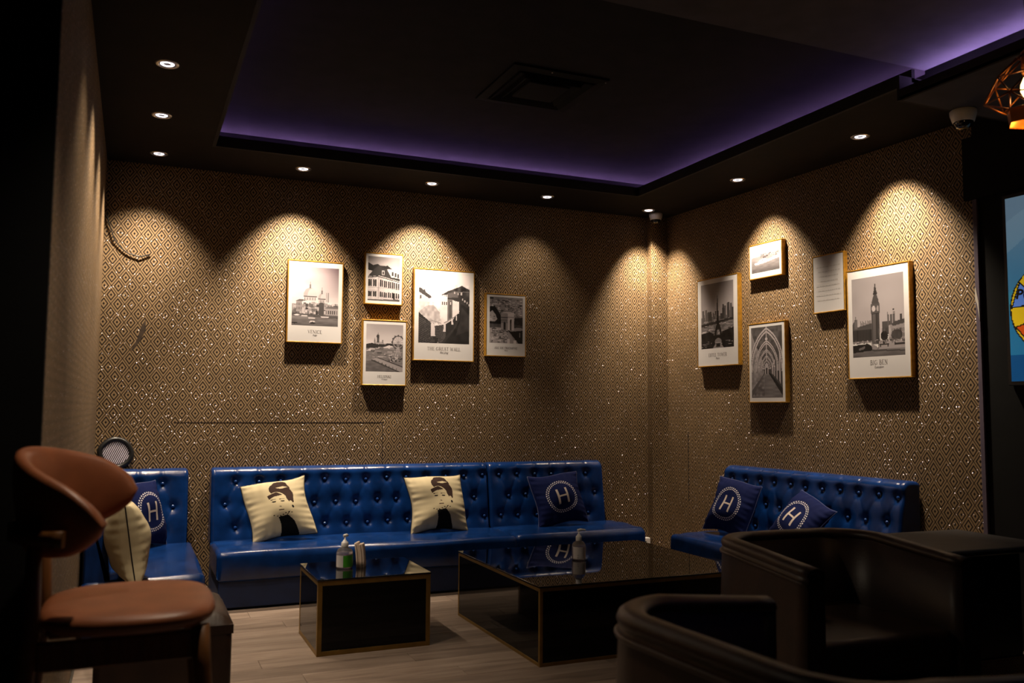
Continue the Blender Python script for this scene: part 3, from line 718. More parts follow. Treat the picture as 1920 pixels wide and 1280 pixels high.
def pic_arc(w, h):
    r = base(w, h, 92); x0, y0, x1, y1 = .075, .04, .93, .80; area(r, x0, y0, x1, y1)
    r.rect(x0, y0, x1, y1, .58); r.blocks(x0, .07, x1, .42, 380, (.02, .08), (.006, .022), .22, .86); r.rect(x0, y0, x1, .075, .55); r.blocks(x0, .04, x1, .09, 60, (.03, .1), (.004, .01), .35, .7); r.rect(.075, .045, .17, .075, .2)
    r.poly([(.075, .20), (.20, .19), (.30, .27), (.36, .34), (.37, .50), (.075, .50)], .10); r.poly([(.075, .30), (.14, .26), (.22, .32), (.27, .40), (.22, .44), (.075, .44)], .66); r.blocks(.08, .3, .22, .42, 16, (.02, .05), (.008, .02), .35, .85)
    r.rect(x0, .48, x1, .55, .32); r.poly([(.72, .38), (.93, .36), (.93, .50), (.70, .48)], .16); r.noise(x0, .4, x1, .56, .06, 20, 20)
    r.poly([(.075, .55), (.36, .54), (.50, .56), (.60, .64), (.70, .74), (.80, .80), (.075, .80)], .66); r.blocks(.08, .55, .55, .79, 150, (.02, .10), (.006, .025), .2, .88)
    r.poly([(.52, .56), (.62, .60), (.93, .58), (.93, .80), (.83, .80), (.70, .70), (.60, .62)], .10); r.poly([(.62, .545), (.90, .53), (.93, .57), (.66, .60)], .68); r.rect(.85, .62, .87, .69, .6)
    r.rect(.365, .29, .54, .57, .62); r.rect(.54, .285, .71, .58, .88); r.poly([(.365, .30), (.52, .27), (.71, .285), (.54, .305)], .8)
    r.rect(.36, .36, .54, .385, .38); r.rect(.54, .355, .715, .375, .70); r.rect(.37, .40, .53, .44, .48); r.rect(.365, .45, .54, .462, .35)
    r.rect(.43, .47, .485, .57, .14); r.ell(.4575, .47, .0275, .025, .14); r.rect(.60, .43, .645, .58, .35); r.ell(.6225, .43, .0225, .035, .18)
    r.rect(.53, .72, .60, .80, .86); r.rect(.70, .745, .77, .80, .9); return r
def pic_eiffel(w, h):
    r = base(w, h, 104); x0, y0, x1, y1 = .085, .055, .90, .805; area(r, x0, y0, x1, y1)
    r.vgrad(x0, y0, x1, .47, .58, .80); r.noise(x0, y0, x1, .4, .03, 3, 6)
    r.rect(x0, .44, x1, y1, .48)
    for k in range(46):
        x = x0 + r.rng.rand() * .79; hh = (.03 + .07 * r.rng.rand()) * (1.6 if x > .62 or x < .2 else .9); r.rect(x, .46 - hh, x + .02 + .03 * r.rng.rand(), .50, r.rng.uniform(.22, .6))
    for x, yy in ((.12, .36), (.20, .35), (.68, .33), (.76, .30), (.82, .31)): r.rect(x, yy, x + .045, .5, r.rng.uniform(.28, .5))
    r.blocks(x0, .47, x1, .66, 170, (.03, .12), (.004, .014), .25, .78); r.poly([(.085, .52), (.4, .50), (.9, .47), (.9, .495), (.4, .53), (.085, .55)], .2)
    r.poly([(.085, .63), (.3, .61), (.42, .64), (.40, .70), (.085, .70)], .12); r.poly([(.62, .62), (.9, .58), (.9, .69), (.62, .70)], .12)
    r.rect(x0, .69, x1, y1, .14); r.noise(x0, .6, x1, y1, .06, 18, 24); r.blocks(x0, .72, x1, .8, 20, (.03, .09), (.004, .008), .4, .7)
    r.poly([(.50, .20), (.512, .20), (.53, .47), (.56, .55), (.48, .55), (.485, .47)], .13)
    r.poly([(.475, .54), (.565, .54), (.62, .66), (.565, .66), (.545, .59), (.50, .59), (.47, .66), (.415, .66)], .13); r.rect(.40, .655, .635, .675, .10)
    r.poly([(.40, .67), (.64, .67), (.70, .77), (.62, .77), (.585, .70), (.45, .70), (.41, .77), (.34, .77)], .10)
    r.ell(.52, .735, .085, .045, .5, y1=.735); r.rect(.44, .735, .60, .75, .6); r.poly([(.44, .76), (.60, .76), (.66, .805), (.38, .805)], .55); r.poly([(.48, .75), (.57, .75), (.57, .79), (.46, .79)], .15); return r
def pic_boat(w, h):
    r = base(w, h, 88, .88); x0, y0, x1, y1 = .06, .10, .94, .84; area(r, x0, y0, x1, y1)
    r.vgrad(x0, y0, x1, .42, .80, .72); r.vgrad(x0, .42, x1, y1, .62, .36); r.noise(x0, .42, x1, y1, .05, 8, 40)
    r.poly([(.06, .38), (.3, .36), (.6, .34), (.94, .30), (.94, .46), (.06, .46)], .58); r.blocks(.35, .28, .94, .44, 60, (.02, .07), (.02, .06), .25, .75); r.poly([(.34, .36), (.46, .33), (.52, .37), (.4, .40)], .5)
    r.poly([(.14, .55), (.5, .50), (.94, .40), (.94, .50), (.5, .58), (.2, .63)], .97); r.poly([(.16, .61), (.5, .57), (.94, .49), (.94, .52), (.5, .60), (.2, .64)], .55); r.poly([(.26, .52), (.34, .46), (.52, .44), (.56, .50)], .9)
    for k in range(7): r.rect(.28 + k * .04, .49 - k * .004, .295 + k * .04, .515 - k * .004, .35)
    return r
def pic_cloister(w, h):
    r = base(w, h, 92); x0, y0, x1, y1 = .065, .045, .935, .95; area(r, x0, y0, x1, y1); cx, cy = .50, .60
    r.rect(x0, y0, x1, y1, .36); r.noise(x0, y0, x1, y1, .08, 20, 30)
    r.poly([(.065, .95), (.43, .645), (.56, .645), (.935, .93), (.935, .95)], .48); r.noise(.065, .65, .935, .95, .07, 5, 40)
    r.poly([(.065, .10), (.20, .28), (.40, .50), (.43, .645), (.065, .93)], .58); r.noise(.065, .3, .43, .93, .10, 18, 34); r.poly([(.065, .95), (.065, .86), (.43, .635), (.44, .65)], .38)
    r.poly([(.935, .10), (.8, .28), (.6, .5), (.56, .645), (.935, .93)], .30)
    for k in range(6):
        t = .72 ** k; xa = .56 + .40 * t; r.poly([(xa, cy - .35 * t), (xa + .03 * t + .006, cy - .35 * t), (xa + .03 * t + .006, cy + .24 * t), (xa, cy + .2 * t)], .74)
    r.poly([(.56, .645), (.60, .64), (.935, .84), (.935, .93)], .17)
    for k in range(7):
        t = .70 ** k; rx = .50 * t + .01; ry = .56 * t
        for dx, v, wd in ((0, .78, .05), (.0, .28, .012)):
            m = (r.Y < cy + .02 * t)
            d1 = np.hypot((r.X - (cx - rx * .45)) / (rx * 1.42), (r.Y - cy) / (ry * 1.05)); d2 = np.hypot((r.X - (cx + rx * .45)) / (rx * 1.42), (r.Y - cy) / (ry * 1.05))
            d = np.maximum(d1, d2); r.put(m & (abs(d - .93) < wd), v)
        if k == 1: r.rect(cx - .016, .045, cx + .016, .20, .80); r.ell(cx, .20, .035, .02, .85)
        if k >= 1: r.rect(cx - .008 * t - .004, cy - ry * 1.35, cx + .008 * t + .004, cy - ry * .95, .75)
    r.rect(.455, .555, .545, .65, .75); r.ell(.50, .56, .045, .04, .72); r.rect(.475, .57, .525, .645, .22); return r
def pic_quote(w, h): return base(w, h, 40, .90)
def pic_bigben(w, h):
    r = base(w, h, 116); x0, y0, x1, y1 = .07, .075, .925, .81; area(r, x0, y0, x1, y1)
    r.vgrad(x0, y0, x1, .6, .60, .80); r.noise(x0, y0, x1, .5, .03, 3, 7)
    r.vgrad(x0, .74, x1, y1, .50, .38); r.noise(x0, .72, x1, y1, .05, 8, 50)
    r.rect(.07, .53, .42, .68, .26); r.poly([(.07, .54), (.07, .50), (.11, .47), (.15, .50), (.16, .53), (.42, .50), (.42, .56), (.07, .56)], .34)
    for k in range(26): x = .08 + k * .0132; r.rect(x, .56, x + .005, .67, .13)
    for k in range(16): x = .16 + k * .017; r.rect(x, .50 - .03 * r.rng.rand(), x + .006, .54, .3)
    r.rect(.10, .46, .155, .55, .45); r.rect(.125, .43, .132, .47, .2)
    r.rect(.40, .33, .525, .70, .40); r.rect(.475, .33, .525, .70, .28)
    for k in range(6): r.rect(.408 + k * .0195, .40, .413 + k * .0195, .69, .2)
    r.rect(.392, .33, .533, .415, .34); r.ell(.435, .375, .03, .027, .78); r.ell(.503, .375, .018, .027, .66); r.poly([(.40, .33), (.415, .29), (.445, .245), (.485, .245), (.515, .29), (.525, .33)], .30)
    r.poly([(.435, .245), (.465, .13), (.495, .245)], .22); r.rect(.43, .232, .50, .243, .18); r.rect(.395, .415, .53, .425, .16)
    r.rect(.57, .50, .70, .62, .33)
    for x in (.655, .70, .745): r.rect(x, .44, x + .03, .55, .38); r.rect(x + .004, .42, x + .010, .45, .3); r.rect(x + .022, .42, x + .028, .45, .3)
    r.rect(.755, .395, .76, .44, .3); r.rect(.745, .395, .765, .405, .15)
    r.poly([(.67, .54), (.80, .525), (.925, .50), (.925, .68), (.67, .68)], .62); r.poly([(.72, .53), (.76, .51), (.925, .49), (.925, .53), (.74, .55)], .3)
    for k in range(9): r.rect(.725 + k * .022, .57, .735 + k * .022, .60, .22); r.rect(.725 + k * .022, .62, .735 + k * .022, .65, .22)
    r.rect(.855, .45, .89, .52, .28); r.rect(.67, .54, .70, .65, .72); r.ell(.60, .63, .06, .045, .16); r.ell(.80, .63, .09, .05, .26); r.noise(.5, .56, .925, .70, .08, 30, 24)
    r.rect(.07, .665, .40, .685, .55); r.blocks(.07, .655, .55, .69, 30, (.01, .03), (.006, .014), .2, .8); r.rect(.50, .67, .925, .745, .66); r.blocks(.5, .66, .925, .70, 40, (.01, .03), (.008, .02), .12, .8)
    r.rect(.52, .70, .67, .712, .2); r.rect(.53, .71, .54, .73, .2); r.rect(.65, .71, .66, .73, .2); r.rect(.76, .70, .92, .715, .2)
    r.poly([(.07, .70), (.32, .69), (.42, .72), (.40, .755), (.07, .77)], .10); r.poly([(.17, .73), (.28, .71), (.27, .735), (.17, .75)], .45); r.poly([(.38, .685), (.52, .74), (.40, .75)], .6); r.rect(.50, .64, .512, .74, .1); r.line([(.40, .755), (.925, .77)], .012, .28); return r

def picture(label, w, h, loc, rotz, painter, cap=None, sub=None, depth=0.036, roll=0.0, capz=0.105, grp='framed prints'):
    t = thing('framed_picture', label, 'picture', loc, rotz, None)
    t.rotation_euler = (0, roll, rotz)
    e = 0.008
    bars = [(-w / 2, w / 2, 0, e), (-w / 2, w / 2, h - e, h), (-w / 2, -w / 2 + e, e, h - e), (w / 2 - e, w / 2, e, h - e)]
    for x0, x1, z0, z1 in bars: obj('frame_bar', MB().rbox(x0, x1, -depth, 0, z0, z1, 0.0015, 1), M['gold_frame'], t)
    obj('backing_board', MB().box(-w / 2 + e, w / 2 - e, -depth + 0.004, -0.004, e, h - e), M['label_white'], t)
    iw, ih = w - 2 * e, h - 2 * e
    p = obj('print', print_mesh('print', painter(iw, ih), iw, ih, M['print']), None, t, (0, -depth + 0.002, e))
    if cap:
        c = obj('caption', caption(cap, iw * 0.062 if len(cap) < 12 else iw * 0.056, iw * 0.72, -0.0006), M['ink'], p, (0, 0, ih * capz))
    if sub:
        me = text_mesh(sub, iw * 0.048, 0.3); me.materials.append(M['ink'])
        obj('subtitle', me, None, p, (0, -0.0006, ih * (capz - 0.032)), (PI / 2, 0, 0))
    return t, p, iw, ih
def back_pic(x0, x1, z0, z1, label, painter, cap=None, sub=None, **k):
    return picture(label, x1 - x0, z1 - z0, ((x0 + x1) / 2, YB - 0.001, z0), 0, painter, cap, sub, **k)
def right_pic(s0, s1, z0, z1, label, painter, cap=None, sub=None, **k):
    return picture(label, s1 - s0, z1 - z0, rw((s0 + s1) / 2, 0.001, z0), ROT_R, painter, cap, sub, **k)
back_pic(.926, 1.302, 1.588, 2.147, 'gold-framed black and white print of domes by a canal captioned VENICE', pic_venice, 'VENICE', 'Italy')
back_pic(1.449, 1.725, 1.873, 2.237, 'small gold-framed print of a shuttered two-storey house without caption', pic_house)
back_pic(1.441, 1.760, 1.308, 1.767, 'gold-framed print with a ferris wheel and harbour captioned HELSINKI', pic_helsinki, 'HELSINKI', 'Finland')
back_pic(1.805, 2.267, 1.490, 2.151, 'large gold-framed print of a brick wall and tower captioned THE GREAT WALL', pic_wall, 'THE GREAT WALL', 'Bei Jing')
back_pic(2.356, 2.682, 1.537, 2.003, 'gold-framed aerial print of a stone arch captioned ARC DE TRIOMPHE', pic_arc, 'ARC DE TRIOMPHE', 'Paris')
right_pic(.362, .826, 1.473, 2.130, 'gold-framed print of an iron lattice tower captioned EIFFEL TOWER', pic_eiffel, 'EIFFEL TOWER', 'Paris', capz=.10)
right_pic(.945, 1.268, 2.056, 2.300, 'small landscape gold-framed print of a pale boat on water', pic_boat)
right_pic(.924, 1.284, 1.205, 1.752, 'gold-framed print of a vaulted stone passage without caption', pic_cloister)
tq, pq, qw, qh = right_pic(1.528, 1.790, 1.765, 2.133, 'pale gold-framed text print with eight faint grey lines', pic_quote, depth=0.030)
rq = random.Random(5)
for k in range(8):
    mb = MB(); wd = qw * (0.78, .66, .62, .50, .80, .68, .80, .74)[k]; x = -wd / 2; z = qh * (0.80 - k * 0.085)
    while x < wd / 2:
        l = rq.uniform(.008, .026); mb.add([(x, -.0006, z - .0032), (x + l, -.0006, z - .0032), (x + l, -.0006, z + .0032), (x, -.0006, z + .0032)], [(0, 1, 2, 3)]); x += l + .005
    obj('text_line', mb, M['ink_grey'], pq)
right_pic(1.811, 2.263, 1.342, 2.000, 'large gold-framed print of a clock tower captioned BIG BEN', pic_bigben, 'BIG BEN', 'London', capz=.115)

# ------------------------------------------------------------------ cushions
def cushion_mesh(name, w, h, th, ras, back_col, m, seed=0, pinch=0.09, ex=0.55):
    R, C = ras.h, ras.w
    rng = np.random.RandomState(seed); ph = rng.rand(12) * 6.28
    u = np.linspace(-1, 1, C + 1); v = np.linspace(1, -1, R + 1); U, V = np.meshgrid(u, v)
    x = w / 2 * U * (1 - pinch * (1 - V ** 2)); z = h / 2 * V * (1 - pinch * (1 - U ** 2))
    prof = np.clip((1 - np.abs(U) ** 2.4) * (1 - np.abs(V) ** 2.4), 0, 1) ** ex
    eu = np.exp(-(1 - np.abs(U)) * 4.5); ev = np.exp(-(1 - np.abs(V)) * 4.5)
    wr_ = (np.sin(17 * V + ph[0] + 2 * np.sin(3 * V + ph[1])) + .7 * np.sin(31 * V + ph[2] + U * 3)) * eu * np.where(U > 0, 1, .8) + (np.sin(15 * U + ph[3] + 2 * np.sin(2.6 * U + ph[4])) + .6 * np.sin(27 * U + ph[5])) * ev * .8
    soft = .006 * np.sin(4 * U + ph[6] + 2.2 * V) + .006 * np.sin(5.1 * V + ph[7] - 1.7 * U)
    ed = np.clip(np.minimum(1 - np.abs(U), 1 - np.abs(V)) * 14, 0, 1)
    y = th / 2 * prof + (wr_ * .0032 + soft * prof) * ed
    z = z + .008 * np.sin(3 * U + ph[8]); x = x + .007 * np.sin(3.2 * V + ph[9])
    vf = np.stack([x, -y, z], -1).reshape(-1, 3); vb = np.stack([x, y * .9, z], -1).reshape(-1, 3)
    idx = np.arange((R + 1) * (C + 1)).reshape(R + 1, C + 1)
    f1 = np.stack([idx[1:, :-1], idx[1:, 1:], idx[:-1, 1:], idx[:-1, :-1]], -1).reshape(-1, 4)
    n1 = (R + 1) * (C + 1); f2 = f1[:, ::-1] + n1
    # sew the two faces together along the seam
    bmask = np.zeros((R + 1, C + 1), bool); bmask[0] = bmask[-1] = True; bmask[:, 0] = bmask[:, -1] = True
    mp = np.arange(2 * n1); bi = idx[bmask]; mp[bi + n1] = bi; f2 = mp[f2]
    V3 = np.concatenate([vf, vb]); F = np.concatenate([f1, f2])
    used = np.unique(F); rem = np.zeros(len(V3), int); rem[used] = np.arange(len(used)); V3 = V3[used]; F = rem[F]
    me = bpy.data.meshes.new(name); me.vertices.add(len(V3)); me.vertices.foreach_set('co', V3.ravel())
    me.loops.add(F.size); me.loops.foreach_set('vertex_index', F.ravel().astype(np.int32))
    me.polygons.add(len(F)); me.polygons.foreach_set('loop_start', (np.arange(len(F)) * 4).astype(np.int32))
    me.polygons.foreach_set('use_smooth', np.ones(len(F), bool)); me.update(calc_edges=True)
    ca = me.color_attributes.new('print', 'FLOAT_COLOR', 'CORNER')
    c1 = srgb2lin(np.clip(ras.a, 0, 1)).reshape(-1, 3); c2 = np.tile(srgb2lin(np.array(back_col, float)), (len(f2), 1))
    cc = np.concatenate([c1, c2]); cc = np.concatenate([cc, np.ones((len(cc), 1))], 1)
    ca.data.foreach_set('color', np.repeat(cc, 4, axis=0).ravel().astype(np.float32)); me.materials.append(m)
    seam = [vf[i] for i in list(idx[0, :]) + list(idx[1:, -1]) + list(idx[-1, -2::-1]) + list(idx[-2:0:-1, 0])]
    return me, seam[::3]
def ras_portrait(n=130):
    """a plain poster-style head: dark hair piled up, face left blank, black dress"""
    bg = (.86, .80, .66); hair = (.24, .17, .15); ink = (.10, .08, .08)
    r = Ras(n, n, bg)
    r.ell(.56, .19, .17, .13, hair); r.ell(.57, .10, .12, .07, hair); r.ell(.60, .30, .17, .15, hair)
    r.ell(.50, .44, .165, .20, bg); r.poly([(.34, .30), (.50, .24), (.60, .30), (.44, .33), (.36, .37)], hair); r.poly([(.63, .26), (.77, .30), (.74, .46), (.68, .48), (.64, .38)], hair)
    r.poly([(.50, .16), (.62, .13), (.70, .15), (.60, .18)], bg); r.ell(.69, .47, .03, .045, bg)
    for x in (.42, .56): r.ell(x, .425, .035, .013, ink); r.line([(x - .04, .385), (x + .04, .38)], .010, hair)
    r.line([(.485, .52), (.51, .525)], .010, hair); r.ell(.495, .585, .045, .011, (.22, .10, .10))
    r.ell(.70, .535, .020, .024, ink); r.line([(.62, .62), (.56, .68)], .012, hair)
    r.poly([(.42, .70), (.58, .68), (.66, .78), (.72, 1.0), (.44, 1.0), (.45, .84)], (.05, .05, .055))
    for k in range(7): r.ell(.36 + k * .048, .66 + .03 * math.sin(k * .9), .012, .010, ink)
    return r
def ras_h(n=190):
    bg = (.022, .085, .30); wt = (.93, .90, .92); r = Ras(n, n, bg)
    cx = cy = .5
    ang = np.arctan2(r.Y - cy, r.X - cx); d = np.hypot(r.X - cx, r.Y - cy)
    for rad, ph in ((.318, 0), (.283, .5)):
        fr = (ang / (2 * PI) * 42 + ph) % 1.0; r.put((abs(d - rad) < .0105) & (fr < .52), wt)
    for x in (.405, .595): r.rect(x - .019, .345, x + .019, .655, (.86, .80, .76))
    r.rect(.405, .485, .595, .515, (.86, .80, .76)); return r
RP, RH = ras_portrait(), ras_h()
RW = Ras(60, 60, (.86, .80, .66)); RW.line([(.30, .05), (.42, .35), (.38, .55)], .05, (.16, .13, .14)); RW.ell(.33, .2, .07, .10, (.16, .13, .14)); RW.line([(.2, .8), (.35, .72), (.5, .85)], .03, (.16, .13, .14))
def cushion(label, kind, loc, rotz, lean, roll, size, seed, grp, th=0.15):
    ras, bc = {'portrait': (RP, (.12, .10, .10)), 'h': (RH, (.022, .085, .30)), 'white': (RW, (.86, .80, .66))}[kind]
    t = thing('cushion', label, 'cushion', loc, 0, grp)
    t.matrix_world = Matrix.Translation(loc) @ Matrix.Rotation(rotz, 4, 'Z') @ Matrix.Rotation(lean, 4, 'X') @ Matrix.Rotation(roll, 4, 'Y')
    w, h = size if isinstance(size, tuple) else (size, size)
    me, seam = cushion_mesh('cover', w, h, th, ras, bc, M['cloth_print'], seed, ex=.36 if kind == 'white' else .55)
    obj('cover', me, None, t)
    obj('piping', MB().tube(seam, 0.0032, 5, closed=True), M['navy'] if kind == 'h' else M['blk_pl'], t)
    return t
PG = 'portrait print cushions'; HG = 'navy H cushions'
cushion('cream cushion with a dark-haired portrait, leaning askew near the end of the long sofa', 'portrait', (0.865, 5.655, .517), 0, -.38, -.17, (.405, .385), 1, PG)
cushion('cream cushion with a dark-haired portrait, upright beside the joint of the two sofas', 'portrait', (1.905, 5.655, .518), 0, -.36, -.03, (.405, .39), 2, PG)
cushion('navy cushion with white H in a dashed ring, alone on the shorter back-wall sofa', 'h', (2.815, 5.655, .515), 0, -.38, -.07, (.40, .375), 3, HG)
cushion('navy cushion with white H in a dashed ring, in the corner of the chaise', 'h', (0.075, 5.60, .522), .98, -.22, -.02, (.39, .39), 4, HG)
p1 = rw(1.055, .30, .515); cushion('navy H cushion at the end of the right-wall sofa nearest the room corner', 'h', p1, ROT_R + .12, -.36, .12, (.38, .375), 5, HG)
p2 = rw(1.665, .31, .480); cushion('navy H cushion slumped in the middle of the right-wall sofa', 'h', p2, ROT_R - .05, -.62, .30, (.38, .375), 6, HG)
cushion('cream cushion with black piping seen edge-on, against the chaise side backrest', 'white', (-0.005, 4.66, .516), PI / 2 + .10, -.16, .0, (.42, .385), 7, 'cream cushions', th=.20)
cushion('cream cushion on the sofa in the dark booth', 'white', (-0.64, 6.80, .50), .2, -.3, .4, (.36, .36), 9, 'cream cushions')

# ------------------------------------------------------------------ brass-framed black glass tables
def glass_table(label, x0, x1, y0, y1, h, grp='black glass tables', bar=0.017, shelf=None):
    t = thing('coffee_table', label, 'table', ((x0 + x1) / 2, (y0 + y1) / 2, 0), 0, grp)
    a, b = (x1 - x0) / 2, (y1 - y0) / 2; g = 0.004
    top = h - 0.008
    for sx in (-1, 1):
        for sy in (-1, 1):
            obj('corner_post', MB().rbox(sx * a - (bar if sx > 0 else 0), sx * a + (0 if sx > 0 else bar), sy * b - (bar if sy > 0 else 0), sy * b + (0 if sy > 0 else bar), 0, top, .001, 1), M['brass'], t)
    zz = [(0.0, bar), (top - bar, top)] + ([(shelf, shelf + bar)] if shelf else [])
    for z0, z1 in zz:
        for sy in (-1, 1): obj('rail', MB().rbox(-a + bar, a - bar, sy * b - (bar if sy > 0 else 0), sy * b + (0 if sy > 0 else bar), z0, z1, .001, 1), M['brass'], t)
        for sx in (-1, 1): obj('rail', MB().rbox(sx * a - (bar if sx > 0 else 0), sx * a + (0 if sx > 0 else bar), -b + bar, b - bar, z0, z1, .001, 1), M['brass'], t)
    for sy in (-1, 1): obj('side_panel', MB().box(-a + bar, a - bar, sy * (b - g) - .003, sy * (b - g) + .003, bar, top - bar), M['glass_side'], t)
    for sx in (-1, 1): obj('side_panel', MB().box(sx * (a - g) - .003, sx * (a - g) + .003, -b + bar, b - bar, bar, top - bar), M['glass_side'], t)
    obj('top', MB().rbox(-a - .003, a + .003, -b - .003, b + .003, top, h, .002, 2), M['glass_black'], t)
    return t
glass_table('small black glass cube table with brass edges holding a green-labelled bottle', 0.826, 1.376, 4.165, 4.635, 0.351, bar=.022)
glass_table('large black glass coffee table with brass edges holding a clear pump bottle', 1.715, 2.88, 3.628, 4.70, 0.354, bar=.016)
glass_table('black glass table with thin brass rails in the dark booth', -1.35, -0.60, 5.05, 6.25, 0.505, bar=.014, shelf=.25)

# ------------------------------------------------------------------ things on the tables
def pump_bottle(label, loc, H, R, lab, rotz, slim=False):
    t = thing('pump_bottle', label, 'bottle', loc, rotz, None)
    b = H * .62
    obj('body', MB().lathe([(R * .9, .001), (R, .006), (R, b * .70), (R * .97, b * .78), (R * .80, b * .90), (R * .45, b * .98), (R * .38, b * 1.02)], seg=28), M['clear'], t)
    obj('gel', MB().lathe([(R * .86, .004), (R * .94, .010), (R * .94, b * .68), (R * .90, b * .69)], seg=24), M['gel'], t)
    def wrap(a0, a1, z0, z1, rr):
        P = [[(rr * math.cos(a), rr * math.sin(a), z) for z in (z0, z1)] for a in [a0 + (a1 - a0) * k / 14 for k in range(15)]]
        return MB().grid(P)
    z0, z1 = b * .09, b * .64
    if lab == 'green':
        obj('label_sticker', wrap(-PI / 2 - .42, -PI / 2 + 1.35, z0, z1, R * 1.012), M['green'], t)
        lw = obj('back_sticker', wrap(-PI / 2 - 1.5, -PI / 2 - .44, z0, z1, R * 1.012), M['label_white'], t)
    else:
        lw = obj('label_sticker', wrap(-PI / 2 - 1.1, -PI / 2 + 1.35, z0, b * .70, R * 1.012), M['label_white'], t)
        for z in (b * .28, b * .17): obj('printed_mark', MB().lathe([(.0004, -.0012), (.0036, 0), (.0004, .0012)], seg=8), M['ink'], lw, (R * 1.012 * math.cos(-PI / 2 - .3), R * 1.012 * math.sin(-PI / 2 - .3), z))
    cp = obj('pump_head', MB().lathe([(R * .42, b * 1.0), (R * .44, b * 1.02), (R * .44, b * 1.20), (R * .40, b * 1.23), (R * .26, b * 1.26), (R * .22, b * 1.32), (R * .11, b * 1.34), (R * .11, b * 1.52)], seg=20), M['white_pl'], t)
    obj('nozzle', MB().tube([(-R * .2, 0, b * 1.53), (R * .25, 0, b * 1.56), (R * .85 if slim else R * .3, 0, b * 1.555), (R * 1.05 if slim else R * .4, 0, b * 1.51)], [R * .17, R * .2, R * .13, R * .10], 10), M['white_pl'], cp)
    return t
pump_bottle('hand sanitizer pump bottle with green label on the small table', (1.008, 4.43, .351), .168, .0415, 'green', .05)
pump_bottle('clear pump bottle with pale label on the large black table', (2.214, 4.20, .354), .163, .0365, 'white', -.3, True)
tn = thing('napkin_stack', 'folded beige paper napkins standing on edge beside the green bottle', 'napkins', (1.096, 4.44, .351), -.45)
for k in range(4):
    x = (k - 1.5) * .0105; d = (k % 2) * .004; tp = .118 + .006 * math.sin(k * 2)
    P = [[(x + sx * .0042 - .012 * (z / .12) ** 2, y_, z) for sx, y_ in ((-1, -.028 + d), (1, -.030 + d), (1.25, 0), (1, .028 - d), (-1, .030 - d), (-1.2, 0))] for z in (0, .03, .06, .09, tp - .004, tp)]
    mb = MB(); mb.grid(P, closed_v=True); mb.f.append(tuple(range(6))); mb.smooth.append(False); mb.f.append(tuple(30 + j for j in reversed(range(6)))); mb.smooth.append(False)
    obj('napkin', mb, M['tissue'], tn)
ts = thing('socket_box', 'small white plastic socket box low on the wall by the corner', 'socket', (3.69, YB - .001, .115), 0)
obj('case', MB().rbox(-.06, .06, -.05, 0, -.04, .045, .006, 2), M['white_pl'], ts)
obj('socket_face', MB().prism([(-.03, .02), (.025, .02), (-.002, -.02)], -.0515, -.049), M['blk_pl'], ts)
obj('plug', MB().rbox(-.092, -.064, -.04, -.004, -.03, .01, .004, 2), M['white_pl'], ts)

# ------------------------------------------------------------------ ceiling things
def dome_camera(label, loc, s=1.0):
    t = thing('dome_camera', label, 'security camera', loc, 0, 'dome cameras')
    obj('housing', MB().lathe([(.050 * s, 0), (.054 * s, -.004 * s), (.053 * s, -.020 * s), (.044 * s, -.050 * s), (.041 * s, -.052 * s)], seg=28), M['white_pl'], t)
    P = [(.040 * s * math.cos(a), -.050 * s - .034 * s * math.sin(a)) for a in [PI / 2 * k / 8 for k in range(8)]] + [(.0005, -.084 * s)]
    d = obj('smoked_dome', MB().lathe(P, seg=24, cap=False), M['dome'], t)
    obj('lens_ring', MB().lathe([(.012 * s, -.083 * s), (.020 * s, -.081 * s), (.021 * s, -.0785 * s), (.012 * s, -.080 * s)], seg=16, cap=False), M['brass'], d)
    return t
dome_camera('white dome security camera in the papered room corner', (3.745, 5.805, ZS), 0.98)
dome_camera('white dome security camera under the grey bulkhead by the black wall', (3.625, 2.915, 2.60), 1.12)
tv = thing('ceiling_vent', 'square black air outlet set in the dark coffer ceiling', 'vent', (1.985, 4.215, 2.90), 0)
def sq_ring(a, b, z0, z1):
    mb = MB()
    o = [(-a, -a), (a, -a), (a, a), (-a, a)]; i = [(-b, -b), (b, -b), (b, b), (-b, b)]
    mb.add([(x, y, z0) for x, y in o] + [(x, y, z1) for x, y in i] + [(x, y, 0) for x, y in o], [(k, (k + 1) % 4, (k + 1) % 4 + 4, k + 4) for k in range(4)] + [(k, k + 8, (k + 1) % 4 + 8, (k + 1) % 4) for k in range(4)]); return mb
obj('frame', sq_ring(.275, .225, -.012, -.018), M['vent'], tv)
for a, b, z0, z1 in ((.215, .18, -.024, -.006), (.165, .135, -.028, -.008)): obj('louvre', sq_ring(a, b, z0, z1), M['vent'], tv)
obj('centre_plate', MB().rbox(-.12, .12, -.12, .12, -.026, -.016, .004, 1), M['vent'], tv)
for x, y in ((-.06, -.27), (.26, -.26)): obj('screw', MB().lathe([(.004, -.019), (.003, -.021), (.0005, -.0215)], seg=8), M['chrome'], tv, (x, y, 0))

# pendant lamp: faceted cage of black wire, copper inside
pd = thing('pendant_lamp', 'black and copper faceted wire pendant lamp hanging from the grey ceiling', 'pendant lamp', (2.815, 2.0, 2.76), 0)
obj('cable', MB().tube([(0, 0, 0), (-.005, 0, -.2), (-.003, 0, -.375)], .004, 6), M['blk_pl'], pd)
obj('ceiling_cup', MB().lathe([(.045, 0), (.045, -.012), (.03, -.03), (.006, -.036)], seg=20), M['blk_pl'], pd)
obj('lamp_holder', MB().lathe([(.014, -.35), (.022, -.36), (.022, -.43), (.018, -.435)], seg=16), M['copper'], pd)
obj('bulb', MB().lathe([(.012, -.435), (.016, -.45), (.026, -.475), (.027, -.495), (.018, -.515), (.001, -.522)], seg=16), M['bulb'], pd)
lv = [(0.035, -.375, 6, 0), (0.115, -.455, 6, .5), (0.140, -.530, 6, 0), (0.075, -.565, 6, .5)]
